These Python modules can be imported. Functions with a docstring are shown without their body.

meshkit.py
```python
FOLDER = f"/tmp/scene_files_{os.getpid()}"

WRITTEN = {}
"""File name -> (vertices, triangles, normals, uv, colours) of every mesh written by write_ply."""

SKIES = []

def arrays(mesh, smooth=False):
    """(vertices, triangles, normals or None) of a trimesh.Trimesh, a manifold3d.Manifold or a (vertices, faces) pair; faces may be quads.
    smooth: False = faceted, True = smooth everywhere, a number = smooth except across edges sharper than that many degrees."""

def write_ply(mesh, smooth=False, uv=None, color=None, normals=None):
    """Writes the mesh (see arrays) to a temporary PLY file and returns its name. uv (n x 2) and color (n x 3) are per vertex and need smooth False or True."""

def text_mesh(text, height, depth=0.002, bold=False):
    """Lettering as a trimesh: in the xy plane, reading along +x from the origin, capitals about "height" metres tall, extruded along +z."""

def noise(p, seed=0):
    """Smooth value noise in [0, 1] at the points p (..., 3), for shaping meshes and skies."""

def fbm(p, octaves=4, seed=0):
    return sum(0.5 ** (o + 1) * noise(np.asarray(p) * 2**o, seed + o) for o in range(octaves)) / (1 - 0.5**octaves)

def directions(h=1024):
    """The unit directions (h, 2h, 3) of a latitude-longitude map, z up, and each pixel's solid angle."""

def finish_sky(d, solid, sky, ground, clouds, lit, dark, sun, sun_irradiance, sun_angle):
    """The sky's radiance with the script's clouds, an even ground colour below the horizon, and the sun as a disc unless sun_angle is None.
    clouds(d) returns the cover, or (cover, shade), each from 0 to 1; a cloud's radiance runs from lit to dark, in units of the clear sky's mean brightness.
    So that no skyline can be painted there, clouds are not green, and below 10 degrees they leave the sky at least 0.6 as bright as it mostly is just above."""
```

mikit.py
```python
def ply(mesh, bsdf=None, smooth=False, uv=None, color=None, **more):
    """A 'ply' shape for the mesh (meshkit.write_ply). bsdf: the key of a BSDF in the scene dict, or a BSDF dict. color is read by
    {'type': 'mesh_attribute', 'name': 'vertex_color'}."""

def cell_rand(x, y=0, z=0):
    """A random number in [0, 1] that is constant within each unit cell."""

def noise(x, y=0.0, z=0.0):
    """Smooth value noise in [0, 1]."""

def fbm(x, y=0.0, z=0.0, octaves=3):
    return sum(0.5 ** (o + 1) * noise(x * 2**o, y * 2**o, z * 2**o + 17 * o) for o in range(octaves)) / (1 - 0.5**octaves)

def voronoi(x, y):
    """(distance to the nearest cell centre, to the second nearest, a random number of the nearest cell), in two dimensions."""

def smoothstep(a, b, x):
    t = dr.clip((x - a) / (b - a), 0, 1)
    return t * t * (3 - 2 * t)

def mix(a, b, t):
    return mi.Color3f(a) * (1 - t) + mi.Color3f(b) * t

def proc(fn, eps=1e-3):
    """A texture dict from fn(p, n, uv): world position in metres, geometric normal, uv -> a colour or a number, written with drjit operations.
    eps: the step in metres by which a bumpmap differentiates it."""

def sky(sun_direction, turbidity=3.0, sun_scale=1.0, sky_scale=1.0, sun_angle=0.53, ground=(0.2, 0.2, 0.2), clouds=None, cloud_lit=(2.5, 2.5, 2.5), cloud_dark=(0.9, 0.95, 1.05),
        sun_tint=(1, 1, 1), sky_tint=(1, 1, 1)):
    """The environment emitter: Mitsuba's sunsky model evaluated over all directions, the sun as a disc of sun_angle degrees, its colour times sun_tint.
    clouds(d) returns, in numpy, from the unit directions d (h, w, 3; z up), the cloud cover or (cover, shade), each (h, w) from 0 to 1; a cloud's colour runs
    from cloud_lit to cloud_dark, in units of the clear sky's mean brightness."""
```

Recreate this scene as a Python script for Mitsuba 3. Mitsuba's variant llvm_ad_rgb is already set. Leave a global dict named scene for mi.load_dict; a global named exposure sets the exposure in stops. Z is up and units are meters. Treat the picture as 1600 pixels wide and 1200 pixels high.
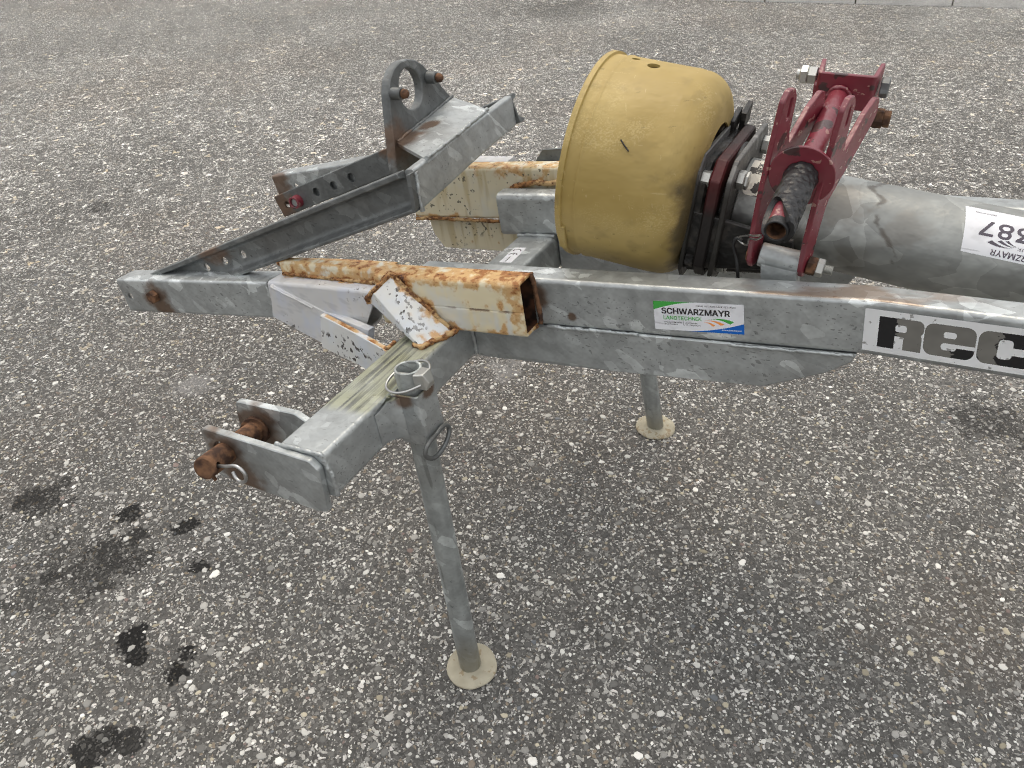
import math, random
import numpy as np, trimesh, mitsuba as mi, drjit as dr, mikit, meshkit
from mikit import noise, fbm, voronoi, smoothstep, mix
from scipy.spatial import cKDTree
from shapely.geometry import Polygon, Point, box as sbox
from shapely import affinity
from shapely.ops import unary_union

random.seed(7)
RNG = np.random.default_rng(7)
T = mi.ScalarTransform4f
scene, labels = {}, {}

# ---------------------------------------------------------------- camera, sky, exposure
# The machine stands tilted on its two legs: its parts are written in its own axes (x along the rails, y across, z up from the rails) and turned into the world by FRAME, SHIFT.
FRAME = np.array([[0.9902031, 0.00342423, -0.13959262], [0.0, 0.99969927, 0.02452277], [0.13963461, -0.02428252, 0.98990532]])
SHIFT = np.array([-0.04657205, 0.2560543, -0.0089757])
CAM, FW, UP = np.array([0.58164061, -0.85402956, 1.52138903]), np.array([-0.37549111, 0.71659956, -0.58778525]), np.array([-0.23391404, 0.5403897, 0.80824699])
scene['camera'] = {'type': 'perspective', 'fov': 2 * math.degrees(math.atan(800 / 1205.05)), 'fov_axis': 'x', 'near_clip': 0.05, 'far_clip': 500.0,
                   'to_world': T().look_at(origin=CAM.tolist(), target=(CAM + FW).tolist(), up=UP.tolist())}


def cloud_cover(d):
    """a closed cloud layer, brightest overhead as every overcast sky is"""
    shade = np.clip(0.92 - 0.95 * d[..., 2] + 0.35 * (meshkit.fbm(d * 2.2 + 3.1, 4, seed=5) - 0.5), 0, 1)
    return np.ones(d.shape[:2]), shade


scene['sky'] = mikit.sky([-0.30, 0.30, 1.0], turbidity=3, sun_scale=0.15, sun_angle=28, clouds=cloud_cover, cloud_lit=(2.5, 2.5, 2.52), cloud_dark=(0.64, 0.665, 0.70))
exposure = 2.68


# ---------------------------------------------------------------- materials
def bsdf(key, base, rough=0.6, metallic=0.0, spec=0.4, bump=None, bump_scale=1.0, **more):
    d = {'type': 'principled', 'base_color': base if isinstance(base, dict) else {'type': 'rgb', 'value': list(base)}, 'roughness': rough, 'metallic': metallic, 'specular': spec, **more}
    if bump is not None:
        d = {'type': 'bumpmap', 'arbitrary': mikit.proc(bump, 4e-4), 'scale': bump_scale, 'bsdf': d}
    scene[key] = {'type': 'twosided', 'bsdf': d}


def C(r, g, b):
    return mi.Color3f(r, g, b)


def obl(p, k=1.0):
    """two skewed coordinates that do not collapse on any axis-aligned face"""
    return (p.x + 0.55 * p.z) * k, (p.y + 0.8 * p.z) * k


def blob(p, c, r, wob=0.35):
    d = dr.sqrt(dr.square(p.x - c[0]) + dr.square(p.y - c[1]) + dr.square(p.z - c[2])) / r
    return 1 - smoothstep(0.45, 1.0, d + (fbm(p.x * 45, p.y * 45, p.z * 45, 3) - 0.5) * 2 * wob)


RUST_SPOTS = [((-0.823, -0.04, 0.735), 0.055), ((-0.80, -0.04, 0.70), 0.045), ((-0.165, -0.476, 0.712), 0.062), ((-0.19, -0.375, 0.69), 0.065), ((-0.14, -0.476, 0.670), 0.055),
              ((-0.87, 0.51, 0.84), 0.060), ((-0.86, 0.50, 0.785), 0.06), ((0.276, 0.0, 0.765), 0.011), ((-0.14, 0.17, 1.045), 0.06), ((0.08, -0.286, 0.735), 0.026), ((0.112, -0.25, 0.74), 0.022), ((0.212, 0.0, 0.80), 0.028), ((-0.115, 0.24, 1.055), 0.034)]


def galv_colour(p, n, lo, tint):
    a, b = obl(p, 19.0)
    w = 1.4 * (fbm(p.x * 14, p.y * 14, p.z * 14, 2) - 0.5)
    d1, d2, r = voronoi(a * 1.0 + w, b * 1.5 - w)
    c1, c2, r2 = voronoi(a * 2.7 + 3.3 + w, b * 3.1 + 1.7)
    v = 0.88 + 0.12 * r + 0.42 * smoothstep(0.84, 0.86, r) * smoothstep(0.25, 0.45, r2) + 0.12 * (r2 - 0.5) + 0.20 * smoothstep(0.92, 0.94, r2)
    cloud = fbm(p.x * 7 + 5, p.y * 7, p.z * 7, 4)
    v = v * (0.78 + 0.44 * cloud)
    fine = fbm(p.x * 55 + 3, p.y * 55, p.z * 55, 4)
    v = v * (0.80 + 0.40 * fine) * (0.93 + 0.14 * noise(p.x * 210, p.y * 210, p.z * 210))
    run = fbm(p.x * 48, p.y * 48, p.z * 5 + 2, 3)
    v = v * (0.86 + 0.28 * run)
    speck = smoothstep(0.86, 0.92, noise(p.x * 260, p.y * 260, p.z * 260)) * smoothstep(0.45, 0.65, fbm(p.x * 12, p.y * 12 + 9, p.z * 12, 2))
    scr = smoothstep(0.84, 0.88, noise(p.x * 18 + p.z * 260, p.y * 300, p.z * 40 + p.x * 90)) * smoothstep(0.42, 0.6, cloud)
    col = C(*tint) * (lo * v) * (1 - 0.45 * speck) * (1 - 0.40 * scr)
    dirt = smoothstep(0.52, 0.75, fbm(p.x * 5.2 + 31, p.y * 5.2, p.z * 9, 4))
    col = mix(col, C(0.17, 0.16, 0.145), 0.30 * dirt)
    return col


def galv_fn(p, n, uv):
    col = galv_colour(p, n, 0.44, (0.945, 1.0, 1.0))
    rust = mi.Float(0)
    for c, r in RUST_SPOTS:
        rust = dr.maximum(rust, blob(p, c, r))
    g = fbm(p.x * 60, p.y * 60, p.z * 60, 3)
    col = mix(col, mix(C(0.085, 0.045, 0.024), C(0.18, 0.10, 0.052), g), rust * 0.85)
    # brown film on the level top of the rail around the lever, and old pale green film on the cross beam
    top = smoothstep(0.6, 0.9, n.z)
    film = top * smoothstep(0.55, 0.62, p.x) * (1 - smoothstep(0.8, 1.0, p.x)) * smoothstep(0.38, 0.62, fbm(p.x * 16, p.y * 40, p.z * 5, 4)) * smoothstep(0.8, 0.82, p.z) * (1 - smoothstep(0.1, 0.12, p.y))
    col = mix(col, C(0.24, 0.165, 0.11), film * 0.75)
    moss = top * smoothstep(-0.36, -0.33, p.y) * (1 - smoothstep(-0.12, -0.05, p.y)) * (1 - smoothstep(0.746, 0.75, p.z)) * smoothstep(0.732, 0.736, p.z)
    grain = fbm(p.x * 190, p.y * 9, 0.0, 3)
    col = mix(col, mix(C(0.055, 0.053, 0.030), C(0.40, 0.41, 0.26), smoothstep(0.2, 0.7, grain)), moss * (0.45 + 0.5 * fbm(p.x * 22, p.y * 22, 0.0, 2)))
    return col


def galv_dull_fn(p, n, uv):
    col = galv_colour(p, n, 0.165, (0.945, 1.0, 1.0))
    streak = fbm(p.x * 60, p.y * 60, p.z * 6, 3)
    col = col * (0.75 + 0.5 * streak)
    rust = mi.Float(0)
    for c, r in (RUST_SPOTS[5], RUST_SPOTS[6], RUST_SPOTS[8], ((-0.62, 0.0, 0.86), 0.06), ((-0.10, 0.22, 1.05), 0.035), ((-0.45, 0.49, 0.94), 0.03)):
        rust = dr.maximum(rust, blob(p, c, r, 0.5))
    g = fbm(p.x * 60, p.y * 60, p.z * 60, 3)
    return mix(col, mix(C(0.10, 0.055, 0.03), C(0.21, 0.12, 0.07), g), rust * 0.75)


def leg_fn(p, n, uv):
    col = galv_colour(p, n, 0.38, (0.94, 1.0, 0.98))
    col = col * (0.65 + 0.7 * fbm(p.x * 70, p.y * 70, p.z * 10, 3))
    mark = smoothstep(0.60, 0.72, fbm(p.x * 60, p.y * 60, p.z * 30, 3)) * smoothstep(0.1, 0.2, p.z) * (1 - smoothstep(0.36, 0.45, p.z))
    col = mix(col, C(0.33, 0.35, 0.34), mark * 0.6)
    seam = 0.5 * smoothstep(0.66, 0.74, fbm(p.x * 70, p.y * 70, p.z * 7 + 3, 3))
    col = mix(col, C(0.05, 0.045, 0.035), seam * 0.7)
    mud = (1 - smoothstep(0.02, 0.13, p.z + 0.05 * (fbm(p.x * 50, p.y * 50, p.z * 20, 3) - 0.5)))
    return mix(col, C(0.25, 0.23, 0.17), mud * 0.7)


def foot_fn(p, n, uv):
    f = fbm(p.x * 40, p.y * 40, p.z * 40, 4)
    s = smoothstep(0.62, 0.72, fbm(p.x * 95, p.y * 95, 3.0, 3))
    return mix(mix(C(0.27, 0.245, 0.185), C(0.46, 0.43, 0.335), f), C(0.22, 0.15, 0.08), s * 0.6)


WELD_LINES = [((-0.130, -0.070, 0.800), (-0.070, -0.055, 0.850)), ((-0.065, -0.055, 0.848), (0.048, -0.064, 0.745)), ((0.0, -0.122, 0.742), (0.053, -0.054, 0.745)), ((-0.403, -0.008, 0.8145), (-0.13, -0.035, 0.822)),
              ((0.206, -0.001, 0.848), (0.213, -0.001, 0.745)), ((-0.385, 0.487, 0.7535), (-0.10, 0.487, 0.751)), ((-0.10, 0.486, 0.80), (-0.03, 0.481, 0.852)), ((-0.03, 0.481, 0.852), (0.10, 0.481, 0.851)), ((-0.053, -0.14, 0.737), (-0.053, -0.115, 0.738))]


def near_weld(p, r):
    """1 at the welds, falling to 0 at the distance r"""
    best = mi.Float(9)
    for a, b in WELD_LINES:
        d = [b[k] - a[k] for k in range(3)]
        L = sum(v * v for v in d)
        q = [p.x - a[0], p.y - a[1], p.z - a[2]]
        t = dr.clip((q[0] * d[0] + q[1] * d[1] + q[2] * d[2]) / L, 0, 1)
        best = dr.minimum(best, dr.square(q[0] - t * d[0]) + dr.square(q[1] - t * d[1]) + dr.square(q[2] - t * d[2]))
    return 1 - smoothstep(0.0, r, dr.sqrt(best))


def rusty(p, amount, white=(0.60, 0.62, 0.63), cream=0.5):
    f = 0.6 * fbm(p.x * 16, p.y * 22, p.z * 22, 4) + 0.4 * fbm(p.x * 75, p.y * 75, p.z * 9, 3)
    g = fbm(p.x * 62, p.y * 62, p.z * 50, 5)
    h = fbm(p.x * 170, p.y * 170, p.z * 170, 3)
    col = mix(C(*white), C(0.60, 0.53, 0.36), smoothstep(0.30, 0.56, f) * cream)
    m = amount + 0.42 * near_weld(p, 0.026) + (f - 0.5) * 0.8 + (g - 0.5) * 1.0
    col = mix(col, mix(C(0.50, 0.34, 0.15), C(0.42, 0.22, 0.075), g), smoothstep(0.40, 0.62, m) * 0.9)
    col = mix(col, C(0.27, 0.115, 0.036), smoothstep(0.66, 0.84, m + (h - 0.5) * 0.4))
    col = mix(col, C(0.06, 0.026, 0.014), smoothstep(0.90, 1.04, m + (h - 0.5) * 0.6))
    return col, f, g, h


def white_paint_fn(p, n, uv):
    col, f, g, h = rusty(p, 0.10, (0.46, 0.48, 0.525), 0.25)
    zone = smoothstep(0.50, 0.62, fbm(p.x * 13 + 3, p.y * 13, p.z * 13 + 8, 3))
    chip = smoothstep(0.645, 0.68, fbm(p.x * 150 + 2, p.y * 150, p.z * 110, 3)) * zone
    col = mix(col, C(0.045, 0.04, 0.036), chip * 0.9)
    smear = smoothstep(0.52, 0.66, fbm(p.x * 30 + p.z * 60, p.y * 30, p.z * 30 - p.x * 12, 3))
    col = mix(col, C(0.27, 0.275, 0.29), smear * 0.28)
    return col


def brace_fn(p, n, uv):                      # white plates whose upward faces have rusted
    up = smoothstep(0.6, 0.9, n.z)
    col, f, g, h = rusty(p, 0.02 + 0.62 * up, (0.52, 0.55, 0.58), 0.25)
    zone = smoothstep(0.47, 0.58, fbm(p.x * 17 + 3, p.y * 17, p.z * 17 + 4, 3))
    chip = smoothstep(0.60, 0.635, fbm(p.x * 140 + 2, p.y * 140, p.z * 100, 3)) * zone
    return mix(col, C(0.035, 0.032, 0.03), chip * (1 - up) * (1 - near_weld(p, 0.012)) * 0.95)


def rusty_paint_fn(p, n, uv):
    up = smoothstep(0.5, 0.9, n.z) * smoothstep(0.8, 0.83, p.z)
    edge = smoothstep(0.818, 0.842, p.z) * 0.26
    low = 1 - smoothstep(0.742, 0.77, p.z)
    end = smoothstep(0.12, 0.22, p.x)
    inner = smoothstep(0.2, 0.9, n.x) * 0.0
    col, f, g, h = rusty(p, 0.26 + edge * 0.9 + 0.14 * up + 0.20 * low + 0.14 * end + inner, (0.52, 0.52, 0.47), 1.0)
    crack = (1 - smoothstep(0.0012, 0.0034, dr.abs(p.z - 0.7905 + 0.002 * (f - 0.5)))) * smoothstep(0.4, 0.55, fbm(p.x * 35, p.y * 10, 2.0, 3)) * smoothstep(0.02, 0.08, p.x) * smoothstep(0.3, 0.9, -n.y)
    return mix(col, C(0.09, 0.035, 0.015), crack * 0.9)


def yellowed_fn(p, n, uv):
    up = smoothstep(0.5, 0.9, n.z)
    band = smoothstep(0.852, 0.872, p.z) * 0.22
    col, f, g, h = rusty(p, 0.14 + band + 0.18 * up, (0.54, 0.52, 0.43), 0.7)
    streak = smoothstep(0.48, 0.70, fbm(p.x * 75, p.y * 75, p.z * 7, 3))
    col = mix(col, C(0.40, 0.31, 0.14), streak * 0.55)
    chip = smoothstep(0.66, 0.70, fbm(p.x * 130 + 2, p.y * 130, p.z * 100, 3)) * smoothstep(0.45, 0.6, fbm(p.x * 14, p.y * 14, p.z * 14, 2))
    return mix(col, C(0.06, 0.06, 0.05), chip * 0.8)


def weld_fn(p, n, uv):
    g = fbm(p.x * 170, p.y * 170, p.z * 170, 4)
    h = fbm(p.x * 26 + 4, p.y * 26, p.z * 26, 4)
    col = mix(C(0.10, 0.045, 0.02), C(0.30, 0.145, 0.055), smoothstep(0.35, 0.62, g))
    return mix(col, C(0.46, 0.33, 0.17), smoothstep(0.48, 0.66, h + 0.4 * (g - 0.5)) * 0.8)


def rust_fn(p, n, uv):
    g = fbm(p.x * 70, p.y * 70, p.z * 70, 4)
    return mix(C(0.045, 0.024, 0.016), C(0.165, 0.085, 0.045), smoothstep(0.3, 0.7, g))


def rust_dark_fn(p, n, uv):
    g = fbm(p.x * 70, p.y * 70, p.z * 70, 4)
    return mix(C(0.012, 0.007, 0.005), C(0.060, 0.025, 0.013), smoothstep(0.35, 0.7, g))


def yellow_fn(p, n, uv):
    f = fbm(p.x * 9, p.y * 9, p.z * 9, 4)
    g = fbm(p.x * 40, p.y * 40, p.z * 40, 4)
    h = noise(p.x * 420, p.y * 420, p.z * 420)
    col = mix(C(0.325, 0.232, 0.070), C(0.405, 0.300, 0.105), smoothstep(0.3, 0.7, f))
    sand = smoothstep(0.5, 0.72, fbm(p.x * 13 + 2, p.y * 13 + 4, p.z * 13, 3))
    col = mix(col, C(0.52, 0.42, 0.20), sand * smoothstep(0.45, 0.7, h) * 0.35)
    grime = smoothstep(0.50, 0.80, g) * smoothstep(0.35, 0.65, fbm(p.x * 6 + 7, p.y * 6, p.z * 6, 3))
    col = mix(col, C(0.14, 0.10, 0.038), grime * 0.30)
    veil = smoothstep(0.45, 0.7, fbm(p.x * 5 + 3, p.y * 5, p.z * 5 + 9, 4)) * (1 - smoothstep(0.95, 1.10, p.z))
    col = mix(col, C(0.18, 0.132, 0.048), veil * 0.30)
    dots = smoothstep(0.80, 0.83, fbm(p.x * 110, p.y * 110, p.z * 110, 2)) * smoothstep(0.5, 0.6, f)
    col = mix(col, C(0.05, 0.04, 0.02), dots * 0.35)
    scr = smoothstep(0.90, 0.92, noise(p.x * 25 + p.z * 160, p.y * 420 - p.x * 90, p.z * 40)) + smoothstep(0.90, 0.92, noise(p.x * 380 + 5, p.y * 40, p.z * 60 + p.x * 120))
    col = mix(col, C(0.58, 0.49, 0.28), dr.minimum(scr, 1) * 0.22)
    line = smoothstep(0.90, 0.92, noise(p.x * 45, p.y * 40 + 8, p.z * 430))
    col = mix(col, C(0.12, 0.085, 0.03), line * smoothstep(0.5, 0.6, g) * 0.5)
    t = (p.x - 0.25) * 0.9752 - (p.z - 0.9864) * 0.2212
    rim = (1 - smoothstep(0.006, 0.012, t)) * smoothstep(0.5, 0.62, fbm(p.x * 40, p.y * 30, p.z * 30, 3))
    col = mix(col, C(0.12, 0.09, 0.05), rim * 0.25)
    grease = smoothstep(0.198, 0.222, t + 0.03 * (g - 0.5)) * (1 - smoothstep(0.97, 1.05, p.z + 0.05 * (f - 0.5)))
    return mix(col, C(0.035, 0.03, 0.022), grease * 0.80)


def red_fn(p, n, uv):
    f = fbm(p.x * 25, p.y * 25, p.z * 25, 3)
    g = fbm(p.x * 90, p.y * 90, p.z * 90, 4)
    col = mix(C(0.125, 0.011, 0.021), C(0.185, 0.028, 0.041), f)
    dark = smoothstep(0.645, 0.69, fbm(p.x * 40 + 8, p.y * 40, p.z * 40, 4))
    col = mix(col, C(0.030, 0.020, 0.019), dark * 0.85)
    chip = smoothstep(0.70, 0.72, g)
    return mix(col, C(0.38, 0.22, 0.18), chip * 0.6)


def red_black_fn(p, n, uv):
    g = fbm(p.x * 30, p.y * 30, p.z * 30, 4)
    m = smoothstep(0.90, 1.0, p.z + 0.05 * (g - 0.5) - 0.35 * (p.y - 0.12)) * (1 - smoothstep(0.985, 1.02, p.z + 0.03 * (g - 0.5)))
    return mix(C(0.014, 0.011, 0.010), C(0.10, 0.012, 0.014), m * 0.85)


def grease_fn(p, n, uv):
    g = fbm(p.x * 50, p.y * 50, p.z * 50, 4)
    return mix(C(0.005, 0.0045, 0.004), C(0.034, 0.029, 0.024), smoothstep(0.42, 0.75, g))


def greasy_plate_fn(p, n, uv):
    g = fbm(p.x * 30, p.y * 30, p.z * 30, 4)
    col = galv_colour(p, n, 0.16, (1, 1, 0.97))
    k = 1 - smoothstep(0.93, 1.0, p.z + 0.06 * (g - 0.5))
    return mix(col, C(0.02, 0.018, 0.015), 0.35 + 0.6 * k)


def pipe_fn(p, n, uv):
    # big angular zinc flowers, dark grease near the flange and a rusty crack
    a, b = (p.x + 0.2 * p.z) * 12.0, (p.z * 1.0 - 0.6 * p.y) * 15.0
    w = 1.2 * (fbm(p.x * 18, p.y * 18, p.z * 18, 2) - 0.5)
    d1, d2, r = voronoi(a + w, b - w)
    e1, e2, r2 = voronoi(a * 1.9 + 5 - w, b * 1.7 + w)
    v = 0.90 + 0.10 * r + 0.24 * smoothstep(0.74, 0.77, r) * smoothstep(0.2, 0.3, r2) + 0.22 * smoothstep(0.88, 0.89, r2)
    col = C(0.30, 0.31, 0.295) * v * (0.72 + 0.56 * fbm(p.x * 8, p.y * 8, p.z * 8, 4)) * (0.76 + 0.48 * fbm(p.x * 50, p.y * 50, p.z * 50, 4))
    dirt = smoothstep(0.48, 0.66, fbm(p.x * 11 + 2, p.y * 11, p.z * 11, 4)) * (1 - smoothstep(0.62, 0.84, p.x))
    col = mix(col, C(0.11, 0.09, 0.065), dirt * 0.75)
    g = fbm(p.x * 50, p.y * 50, p.z * 50, 3)
    line = dr.abs(p.x - (0.735 + 0.55 * (0.945 - p.z)) + 0.06 * (fbm(p.z * 30, p.y * 25, 1.0, 3) - 0.5))
    crack = (1 - smoothstep(0.001, 0.007, line)) * smoothstep(0.80, 0.83, p.z) * smoothstep(0.38, 0.5, g)
    col = mix(col, C(0.05, 0.035, 0.025), crack * 0.6)
    stain = blob(p, (0.70, 0.2, 0.92), 0.06, 0.6)
    col = mix(col, C(0.13, 0.105, 0.08), stain * 0.45)
    rust = blob(p, (0.80, 0.19, 0.87), 0.045, 0.7)
    col = mix(col, C(0.14, 0.105, 0.075), rust * 0.25)
    black = (1 - smoothstep(0.60, 0.72, p.x + 0.10 * (g - 0.5))) * (1 - smoothstep(0.850, 0.905, p.z + 0.35 * (p.x - 0.55) + 0.03 * (g - 0.5)))
    return mix(col, C(0.018, 0.016, 0.014), black * 0.9)


def rubber_fn(p, n, uv):
    g = fbm(p.x * 40, p.y * 40, p.z * 40, 3)
    return mix(C(0.007, 0.007, 0.008), C(0.024, 0.025, 0.026), smoothstep(0.35, 0.75, g))


STAINS = [(-1.389, -0.038, 0.080, 0.7), (-1.42, -0.06, 0.05, 0.8), (-1.090, 0.019, 0.036, 0.95), (-0.915, 0.050, 0.030, 0.95), (-0.778, -0.038, 0.026, 0.9), (-1.003, -0.128, 0.095, 0.75),
          (-1.069, -0.19, 0.15, 0.45), (-0.759, -0.273, 0.036, 1.0), (-0.708, -0.300, 0.028, 1.0), (-0.603, -0.285, 0.040, 1.0), (-0.632, -0.508, 0.058, 0.9), (-0.571, -0.445, 0.036, 0.8), (-1.02, -0.03, 0.024, 0.8),
          (1.036, 1.403, 0.12, 0.55), (-1.11, -0.23, 0.035, 0.8), (1.15, 1.34, 0.05, 0.6), (-3.02, 1.56, 0.07, 0.5), (-2.785, 6.886, 0.5, 0.35), (0.21, 7.5, 0.35, 0.3)]
PALE = [(-0.449, 1.069, 0.10), (-1.403, 0.562, 0.09)]


def stain_mask(x, y):
    w = fbm(x * 26, y * 26, 0.0, 4) - 0.5
    s = mi.Float(0)
    for a, b, r, k in STAINS:
        d = dr.sqrt(dr.square(x - a) + dr.square(y - b)) / r
        s = dr.maximum(s, k * (1 - smoothstep(0.72, 1.05, d + w * 1.8 + 0.5 * (noise(x * 140, y * 140, 4.0) - 0.5))))
    return s


def stone_colour(r, r2):
    """a stone's colour from two random numbers"""
    col = mix(C(0.052, 0.0515, 0.049), C(0.112, 0.110, 0.104), r2)
    col = mix(col, C(0.175, 0.172, 0.162), smoothstep(0.62, 0.64, r))
    col = mix(col, C(0.21, 0.180, 0.140), smoothstep(0.79, 0.80, r))
    col = mix(col, C(0.39, 0.385, 0.36), smoothstep(0.82, 0.84, r))
    col = mix(col, C(0.56, 0.55, 0.525), smoothstep(0.935, 0.945, r))
    return col


def asphalt_fn(p, n, uv):
    x, y = p.x, p.y
    wx, wy = noise(x * 60, y * 60, 3.0) - 0.5, noise(x * 60, y * 60, 8.0) - 0.5
    big = fbm(x * 0.9, y * 0.9, 0.0, 4)
    mid = fbm(x * 9, y * 9, 5.0, 3)
    far = smoothstep(1.4, 3.0, dr.sqrt(dr.square(x - 0.2) + dr.square(y + 0.2)))   # beyond the stones that are built
    col = mix(C(0.047, 0.0465, 0.0438), C(0.092, 0.091, 0.086), fbm(x * 160, y * 160, 0.0, 3))
    d1, d2, r = voronoi(x * 230 + wx, y * 230 + wy)            # sand, 4 mm
    col = mix(col, stone_colour(r, mikit.cell_rand(r * 9000)), smoothstep(0.06, 0.20, d2 - d1) * 0.9)
    d1, d2, r = voronoi(x * 120 + 1.2 * wx, y * 120 + 1.2 * wy)  # grit, 8 mm
    r2 = mikit.cell_rand(r * 7000)
    col = mix(col, stone_colour(r, r2), smoothstep(0.10, 0.24, d2 - d1) * smoothstep(0.40, 0.42, r2))
    d1, d2, r = voronoi(x * 62 + wx, y * 62 + wy)              # gravel, 16 mm
    r2 = mikit.cell_rand(r * 5000)
    col = mix(col, stone_colour(r, r2), smoothstep(0.16, 0.30, d2 - d1) * smoothstep(0.62, 0.64, r2) * far)
    # farther off only the coarser differences between stones can be told apart
    coarse = smoothstep(2.2, 5.0, dr.sqrt(dr.square(x - 0.58) + dr.square(y + 0.85)))
    d1, d2, r = voronoi(x * 36 + 2 * wx, y * 36 + 2 * wy)
    e1, e2, q = voronoi(x * 64 + 2 * wx, y * 64 + 2 * wy)
    grain = 1.7 * smoothstep(0.78, 0.86, r) * smoothstep(0.06, 0.2, d2 - d1) + 1.5 * smoothstep(0.80, 0.86, q) * smoothstep(0.06, 0.2, e2 - e1) - 0.5 * (1 - smoothstep(0.12, 0.2, q)) - 0.35 * (1 - smoothstep(0.15, 0.25, r))
    col = col * (1 + coarse * (0.42 * grain - 0.16))
    d1, d2, r = voronoi(x * 21 + wx, y * 21 + wy)              # here and there a larger pale stone
    pick = smoothstep(0.955, 0.957, r) * (1 - smoothstep(0.22, 0.30, d1))
    col = mix(col, mix(C(0.50, 0.48, 0.44), C(0.40, 0.34, 0.24), mikit.cell_rand(r * 3000)), pick * far * 0.9)
    col = col * 1.07 * (0.78 + 0.44 * big) * (0.86 + 0.28 * mid) * (1.0 + 0.10 * far + 0.40 * coarse) * C(1.008, 1.0, 1.0)
    warm = smoothstep(0.5, 0.75, fbm(x * 1.3 + 11, y * 1.3, 0.0, 3))
    col = mix(col, col * C(1.03, 0.99, 0.96), warm * 0.6)
    soil = 1 - smoothstep(0.2, 1.0, dr.sqrt(dr.square(x - 0.943) + dr.square(y - 0.511)) / 0.28 + (mid - 0.5))
    col = mix(col, C(0.10, 0.082, 0.066), soil * 0.30)
    for a, b, rr in PALE:
        d = dr.sqrt(dr.square(x - a) + dr.square(y - b)) / rr
        col = mix(col, C(0.30, 0.295, 0.29), (1 - smoothstep(0.2, 1.0, d + (fbm(x * 40, y * 40, 1.0, 3) - 0.5) * 1.4)) * 0.45)
    return mix(col, C(0.006, 0.006, 0.006), stain_mask(x, y) * 0.93)


def asphalt_bump(p, n, uv):
    x, y = p.x, p.y
    d1, d2, r = voronoi(x * 230, y * 230)
    e1, e2, s = voronoi(x * 120, y * 120)
    return 0.0011 * smoothstep(0.0, 0.35, d2 - d1) * (0.3 + r) + 0.0016 * smoothstep(0.0, 0.35, e2 - e1) * s


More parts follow.
